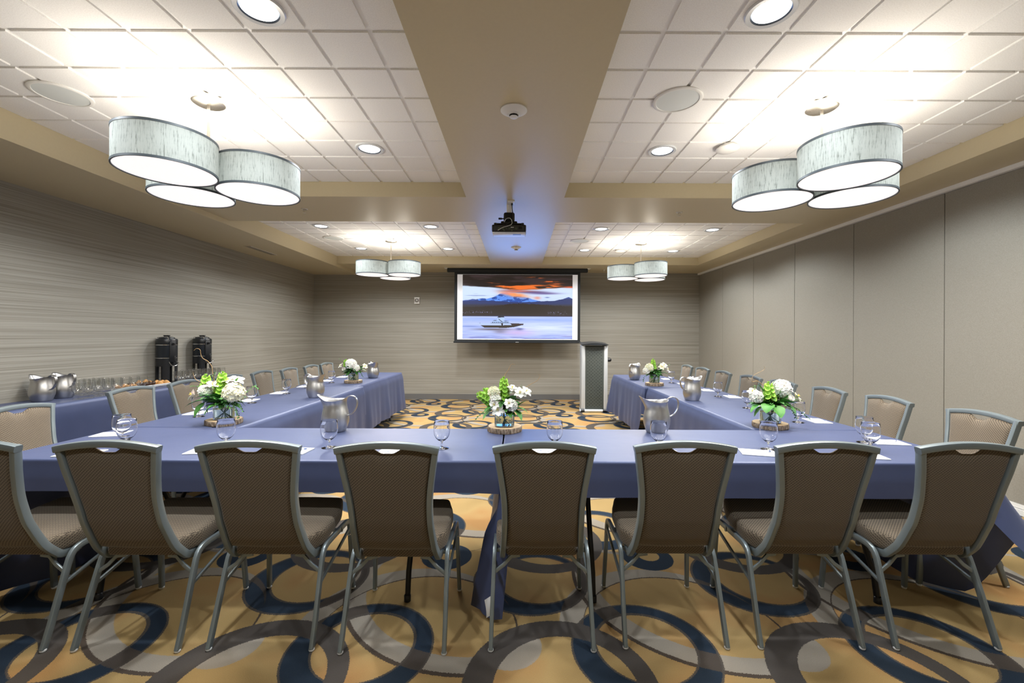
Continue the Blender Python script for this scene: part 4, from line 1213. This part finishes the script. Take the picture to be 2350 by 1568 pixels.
arrangement(-.085, 2.90, 'central bouquet in a squarish glass vase with a tall lime spike in its middle', 'wood slice under the central bouquet, lying across the cloth seam', 21, [
    ('bells',(-.006,-.01,.16),(-.006,-.01,.315)), ('bells',(-.085,-.03,.165),(-.170,-.05,.215)), ('bells',(-.07,.02,.17),(-.135,.02,.235)),
    ('hyd',(-.070,-.03,.222),.040,'cream_petal'), ('hyd',(-.062,-.05,.178),.038), ('lily',(-.040,-.085,.118),(-.1,-.9,.3),.044), ('lily',(-.062,-.082,.150),(-.3,-.9,.3),.036),
    ('hyd',(.045,-.06,.143),.038), ('lily',(.030,-.09,.160),(0,-.9,.5),.035), ('lily',(.100,-.03,.218),(.2,-.7,.6),.044), ('lily',(.140,-.02,.228),(.5,-.5,.7),.040), ('lily',(.048,-.01,.245),(.2,-.3,1),.042), ('lily',(.028,.0,.222),(-.2,-.5,.8),.034),
    ('leaf',(-.05,-.05,.125),(-1,-.5,.5),.105,.055,1.0,'leaf2'), ('leaf',(-.07,-.05,.12),(-.7,-.5,-.1),.11,.045,.9,'leaf2'), ('leaf',(.08,-.03,.13),(.8,-.3,.7),.085,.05,.2,'leaf2'),
    ('leaf',(.07,-.05,.11),(.5,-.5,-.2),.09,.045,.9,'leaf2'), ('leaf',(.08,-.03,.12),(1,-.2,.2),.085,.035,.8,'leaf2'), ('leaf',(.06,0,.17),(.5,.1,1),.12,.03,.1), ('leaf',(-.03,.02,.2),(-.6,.1,1),.09,.03,.1,'leaf2'),
    ('sprig',[(.05,-.02,.16),(.07,-.03,.20),(.06,-.03,.235)]), ('sprig',[(-.09,-.02,.11),(-.15,-.04,.09),(-.19,-.05,.05)]),
    ('twig',[(-.01,0,.28),(.0,0,.335),(.025,.0,.375),(.04,.0,.405),(.055,.0,.412),(.07,0,.405)]), ('twig',[(.12,0,.24),(.17,0,.275),(.215,0,.30),(.235,0,.33),(.225,0,.345)])], square=True, r=.070)
arrangement(-2.09, 3.09, 'left bouquet with a big cream hydrangea on its right and two lime spikes', 'wood slice under the left bouquet, beside the inner edge of the left arm', 22, [
    ('bells',(-.130,0,.21),(-.133,0,.305)), ('bells',(-.018,-.01,.19),(-.012,0,.325)), ('hyd',(.085,-.03,.187),.072,'cream_petal'), ('hyd',(-.115,-.03,.20),.042),
    ('lily',(-.178,-.05,.175),(-.9,-.4,.4),.048,'pink_petal'), ('lily',(-.062,-.03,.240),(.1,-.5,1),.048,'pink_petal'), ('lily',(.035,0,.268),(-.2,-.4,1),.046,'cream_petal'), ('lily',(.082,.01,.268),(.4,-.3,.9),.050),
    ('leaf',(-.09,-.07,.125),(-.25,-.5,-.5),.115,.066,.5,'leaf'), ('leaf',(-.09,-.06,.14),(-1,-.4,.1),.13,.045,.6,'leaf2'), ('leaf',(-.05,-.06,.17),(-.9,-.4,.3),.10,.045,.6,'leaf2'),
    ('leaf',(-.03,-.08,.15),(-.6,-.6,.4),.08,.06,.6,'leaf'), ('leaf',(.0,-.08,.15),(.8,-.5,.4),.075,.05,.5,'leaf'), ('leaf',(.07,0,.25),(.6,-.2,.9),.06,.025,.2,'leaf2'),
    ('sprig',[(.04,-.07,.13),(.0,-.09,.115),(-.05,-.10,.085),(-.06,-.10,.06)],'leaf2'), ('sprig',[(.07,-.05,.14),(.11,-.06,.10),(.13,-.06,.06),(.14,-.06,.02)]), ('sprig',[(.09,-.04,.13),(.14,-.05,.11),(.165,-.05,.06)]),
    ('sprig',[(.02,-.06,.14),(.06,-.08,.12),(.10,-.08,.09)],'leaf2'), ('sprig',[(.1,0,.16),(.17,0,.20),(.21,0,.235),(.24,0,.22)],'leaf2'), ('sprig',[(-.1,0,.2),(-.18,0,.225),(-.235,0,.235)],'leaf2'),
    ('leaf',(-.02,0,.28),(-.4,0,1),.06,.03,.1,'leaf2'), ('sprig',[(-.06,0,.24),(-.08,.0,.29),(-.07,.0,.33)]),
    ('twig',[(-.07,0,.26),(-.085,0,.33),(-.09,0,.37),(-.12,0,.41),(-.155,0,.43),(-.17,0,.46),(-.175,0,.49),(-.20,0,.50),(-.22,0,.485)]), ('twig',[(-.17,0,.26),(-.205,0,.28),(-.22,0,.31),(-.225,0,.33)])])
arrangement(1.78, 3.05, 'right bouquet with a round white mum and broad bright leaves', 'wood slice under the right bouquet, beside the inner edge of the right arm', 23, [
    ('bells',(-.027,-.04,.165),(-.024,-.02,.275)), ('hyd',(.070,-.01,.232),.068), ('mum',(.085,-.085,.180),.030,(.2,-.9,.4)), ('hyd',(-.115,-.03,.182),.042), ('lily',(-.135,-.02,.215),(-.4,-.5,.8),.034,'cream_petal'),
    ('lily',(.160,-.03,.182),(.7,-.4,.6),.044,'cream_petal'), ('mum',(-.10,-.05,.165),.030,(-.5,-.7,.3)),
    ('leaf',(-.05,-.08,.135),(-.6,-.6,.1),.095,.085,1.1,'leaf2'), ('leaf',(-.02,-.09,.13),(0,-.6,-.2),.105,.085,.8,'leaf2'), ('leaf',(.06,-.08,.13),(.5,-.5,-.1),.085,.055,.9,'leaf2'),
    ('leaf',(-.10,-.05,.13),(-.9,-.4,.1),.11,.042,.9,'leaf2'), ('leaf',(-.09,-.05,.12),(-.7,-.3,-.4),.10,.03,.5), ('leaf',(.10,-.03,.14),(1,-.2,.3),.11,.035,.2), ('leaf',(.09,-.04,.15),(.9,-.3,.4),.09,.04,.3,'leaf2'),
    ('leaf',(-.04,0,.2),(-.6,0,1),.085,.032,.1,'leaf2'), ('leaf',(.0,-.02,.26),(.4,-.2,.9),.05,.022,.2,'leaf2'), ('sprig',[(.02,-.07,.17),(.01,-.09,.21),(.02,-.09,.24)]),
    ('sprig',[(.09,-.04,.13),(.15,-.05,.11),(.20,-.05,.07),(.245,-.05,.035)]), ('sprig',[(.08,-.04,.12),(.13,-.05,.09),(.15,-.05,.04)]), ('sprig',[(-.1,-.02,.2),(-.12,-.02,.24),(-.11,-.01,.26)],'leaf2'),
    ('twig',[(-.05,0,.26),(-.09,0,.29),(-.125,0,.285),(-.128,0,.31),(-.11,0,.335),(-.07,0,.355),(-.04,0,.375),(-.045,0,.395)])])
arrangement(-2.19, 5.78, 'small-looking bouquet at the far end of the left arm', 'wood slice under the far left bouquet', 24, [
    ('hyd',(-.02,-.03,.215),.072), ('mum',(-.090,-.07,.150),.036,(-.2,-.9,.3)), ('lily',(-.15,-.03,.19),(-.6,-.5,.6),.044), ('bells',(-.09,0,.19),(-.10,0,.265)), ('lily',(.16,-.03,.185),(.7,-.5,.5),.04,'cream_petal'),
    ('hyd',(.055,-.05,.165),.045), ('mum',(-.11,.0,.125),.028,(-1,-.4,.2)), ('leaf',(.07,0,.14),(1,-.2,.2),.12,.04,.5), ('leaf',(-.06,0,.13),(-1,-.1,.1),.11,.05,.6), ('leaf',(.1,0,.16),(.8,0,.8),.07,.04,.2,'leaf2'),
    ('leaf',(-.08,0,.2),(-.8,0,.8),.07,.045,.2,'leaf2'), ('sprig',[(.06,-.05,.13),(.12,-.06,.10),(.15,-.06,.05)]), ('sprig',[(-.08,0,.23),(-.15,0,.26),(-.19,0,.29)],'leaf2')])
arrangement(1.78, 5.63, 'small-looking bouquet at the far end of the right arm', 'wood slice under the far right bouquet', 25, [
    ('hyd',(-.075,-.03,.195),.055,'cream_petal'), ('hyd',(-.118,-.04,.155),.042), ('bells',(-.020,-.02,.19),(-.022,-.01,.30)), ('lily',(.11,-.03,.225),(.2,-.6,.7),.046), ('lily',(.15,-.03,.175),(.7,-.5,.4),.042), ('lily',(.075,-.05,.205),(0,-.8,.5),.042,'cream_petal'),
    ('leaf',(.02,-.03,.2),(.6,-.2,.9),.08,.045,.2,'leaf2'), ('sprig',[(-.09,-.05,.12),(-.15,-.06,.08),(-.165,-.06,.02)]), ('leaf',(.0,-.06,.14),(.1,-.8,-.1),.09,.05,.8), ('leaf',(.07,-.04,.14),(.9,-.4,.1),.10,.045,.6,'leaf2'),
    ('sprig',[(.09,0,.2),(.15,0,.22),(.20,0,.235)],'leaf2'), ('sprig',[(.0,-.05,.12),(.02,-.08,.08),(.03,-.09,.03)])])

# ================================================================== BUFFET ITEMS
def urn_proto():
    t = thing('coffee_urn', '', 'coffee urn', group='black coffee urns on the buffet')
    MB().lathe([(0,.30),(.106,.30),(.108,.305),(.108,.508),(0,.508)], 48).build('body', M['urn_mid'], t)
    MB().lathe([(.1085,.308),(.1105,.310),(.1105,.314),(.1085,.316)], 48).lathe([(.1085,.470),(.1105,.472),(.1105,.477),(.1085,.479)], 48).build('steel_band', M['chrome'], t)
    ld_ = MB().lathe([(.108,.478),(.1095,.482),(.110,.535),(.104,.548),(.085,.553),(.080,.566),(.055,.574),(.03,.577),(.03,.588),(0,.590)], 48).build('lid', M['black'], t)
    for s in (-1, 1):
        c_ = Vector((s*.062, -.045, .545))
        MB().tube(spline([(s*.10,-.045,.535),(s*.10,-.045,.562),(s*.09,-.045,.570),(s*.03,-.045,.570),(s*.022,-.045,.560),(s*.022,-.045,.545)], 4), .004, 8).build('lid_handle', M['chrome'], ld_)
    MB().box(-.05,.05,-.012,.012,.588,.596).build('lid_latch', M['black'], ld_)
    MB().tube([(.09,0,.49),(.125,0,.485),(.130,0,.482)], .014, 10).build('side_knob', M['black'], t)
    MB().rbox(.103,0,.39,.03,.07,.26,.008).build('gauge_housing', M['black'], t)
    b_ = MB().lathe([(.108,.30),(.108,.215),(.1,.21)], 48)
    b_.lathe([(0,.0),(.115,.0),(.118,.004),(.118,.014),(.108,.018),(0,.018)], 48)
    for a in (35, 155, 215, 325):
        b_.lathe([(.108,.016),(.108,.215),(.104,.215),(.104,.016),(.108,.016)], 10, a0=math.radians(a-20), a1=math.radians(a+20))
    b_.build('stand', M['black'], t)
    MB().lathe([(0,.018),(.055,.018),(.055,.26),(.10,.30),(0,.30)], 32).build('centre_column', M['blackmet'], t)
    f = MB().rbox(.128,-.0,.255,.05,.022,.03,.006).lathe([(0,0),(.013,0),(.015,.05),(0,.05)], 16, M=Matrix.Translation((.150,0,.218))).build('faucet', M['black'], t)
    MB().rbox(.152,0,.305,.016,.020,.075,.007).build('faucet_lever', M['black'], f)
    MB().tube(spline([(.105,-.03,.262),(.12,-.045,.270),(.15,-.05,.245),(.185,-.045,.222),(.205,-.02,.225),(.210,.0,.24),(.195,.015,.26),(.165,.012,.272)], 5), .0035, 8).build('wire_guard', M['chrome'], t)
    return t
ur = urn_proto(); u = [False]
for x, y, lab in ((-4.362, 5.385, 'black coffee urn nearer the pastries, the left one of two'), (-4.355, 5.98, 'black coffee urn nearer the back wall, the right one of two')):
    place(ur, u, (x, y, ZU+.0008), -.35, lab, 'black coffee urns on the buffet')

pl = MB().rbox(0,0,.008,.20,.86,.010,.004)
rim = []
for a in range(64):
    th = 2*PI*a/64; c_, s_ = math.cos(th), math.sin(th); k = 1/(abs(c_)**6+abs(s_)**6)**(1/6); rim.append((.108*c_*k, .44*s_*k, .019))
pl.tube(rim+[rim[0], rim[1]], .004, 6, cap=False)
vs = [(x*.90, y*.97, .010) for x, y, z in rim]+rim; pl.add(vs, [(i,(i+1) % 64, 64+(i+1) % 64, 64+i) for i in range(64)])
pl = pl.build('serving_platter', M['tray'], None); pl.location = (-4.24, 4.91, ZU+.0005); pl.scale = (.88,.70,1.3)
tag(pl, 'long white platter of pastries on the buffet in front of the urns', 'platter')
def croissant(mb_mat, s, nm, cat):
    mb = MB(); P = spline([(-.045,.012,.0),(-.025,-.006,.006),(0,-.012,.010),(.025,-.006,.006),(.045,.012,0)], 5); n = len(P)
    mb.tube([p+Vector((0,0,.016)) for p in P], .022*s, 12, scale=[.25+.75*math.sin(PI*(i+.6)/(n+.2))*(1-.10*(i % 3 == 0)) for i in range(n)])
    o = mb.build(nm, mb_mat, None); tag(o, '', cat); return o
cr = croissant(M['croissant'], 1, 'croissant', 'pastry'); 
mf = MB().lathe([(0,0),(.022,0),(.029,.028),(.033,.032),(.034,.040),(.027,.052),(.012,.058),(0,.059)], 20, fn=lambda p, a: (p[0]*(1+.03*math.sin(a*14)*(p[2] < .03)), p[1]*(1+.03*math.sin(a*14)*(p[2] < .03)), p[2])).build('chocolate_muffin', M['muffin'], None); tag(mf, '', 'pastry')
mf.scale = (.68,.68,.85); cr.scale = (.66,.74,1.0)
uc, um = [False], [False]; rr = random.Random(3)
for i in range(12):
    for j in range(3):
        y = 4.67+.052*i*1.0; x = -4.293+.053*j
        if i in (3,4,5,6,7) and not (i in (4,6) and j == 1):
            place(mf, um, (x, 4.655+.0465*i, ZU+.0165), rr.random()*6, 'dark chocolate muffin in the middle of the pastry platter', 'chocolate muffins on the platter')
        elif i in (0,2,9,11) or (i in (4,6) and j == 1):
            place(cr, uc, (x, 4.655+.0465*i, ZU+.0165+(.03 if i in (4,6) else 0)), rr.uniform(-.4,.4)+(PI/2 if j == 1 else 0), 'golden baked pastry among the muffins on the white buffet platter', 'golden pastries on the platter')

# ================================================================== LECTERN
lt = thing('lectern', 'tall grey lectern with silver side columns and a perforated front panel', 'lectern', (1.425, 8.12, 0), math.radians(-2))
for s in (-1, 1):
    MB().rbox(s*.205,.0,.635,.075,.30,1.19,.02).build('side_column', M['alu'], lt)
fp = MB().rbox(0,-.12,.64,.345,.03,1.18,.004).build('front_panel', M['lectern_panel'], lt)
dots = MB()
for j in range(37):
    for i in range(9):
        if (i+j) % 2: continue
        xx = -.124+.031*i; zz = .10+.0295*j
        dots.lathe([(0,0),(.0065,0)], 8, M=Matrix.Translation((xx,-.1362,zz)) @ Matrix.Rotation(PI/2, 4, 'X'))
dots.build('perforation', M['screen_black'], fp)['kind'] = 'stuff'
tp = []; n = 18
mb = MB(); vs = []
for side_z in (0, 1):
    for i in range(n+1):
        uu = -1+2*i/n; yf = -.20-.05*(1-uu*uu); 
        vs += [(uu*.247, yf, 1.236+(.028*(1-uu*uu)+.008 if side_z else 0)), (uu*.247, .22, 1.236+(.028*(1-uu*uu)+.008 if side_z else 0)+.03)]
k = 2*(n+1); fs = []
for i in range(n):
    a = 2*i; fs += [(a,a+1,a+3,a+2), (k+a,k+a+2,k+a+3,k+a+1), (a,a+2,k+a+2,k+a), (a+1,k+a+1,k+a+3,a+3)]
fs += [(0,k,k+1,1), (2*n,2*n+1,k+2*n+1,k+2*n)]
mb.add(vs, fs).build('desktop', M['urn_mid'], lt)
MB().tube([(-.275,-.17,.030),(.265,-.17,.030)], .028, 16).build('foot_bar', M['alu'], lt)
MB().tube([(-.255,-.17,.030),(-.185,-.17,.030)], .0295, 16).tube([(.145,-.17,.030),(.235,-.17,.030)], .0295, 16).build('foot_grip', M['black'], lt)
for s in (-1, 1): MB().rbox(s*.225,.0,.022,.05,.36,.04,.012).build('base_rail', M['alu'], lt)
MB().rbox(.285,.05,.955,.11,.10,.075,.034).build('side_pod', M['black'], lt)['label'] = 'black rounded holder on the right side'
MB().tube(spline([(.245,.03,.99),(.25,.03,1.015),(.265,.03,1.015),(.28,.03,.995)], 5), .004, 6).build('hook', M['chrome'], lt)
cd = MB().tube(spline([(1.72,8.20,.02),(1.76,8.12,.05),(1.71,8.10,.09),(1.77,8.14,.13),(1.70,8.16,.10),(1.76,8.05,.02),(1.69,8.0,.008),(1.74,7.92,.008)], 8), .006, 8).build('power_cord', M['black'], None)
tag(cd, 'coiled black cord on the carpet beside the lectern base', 'cord')
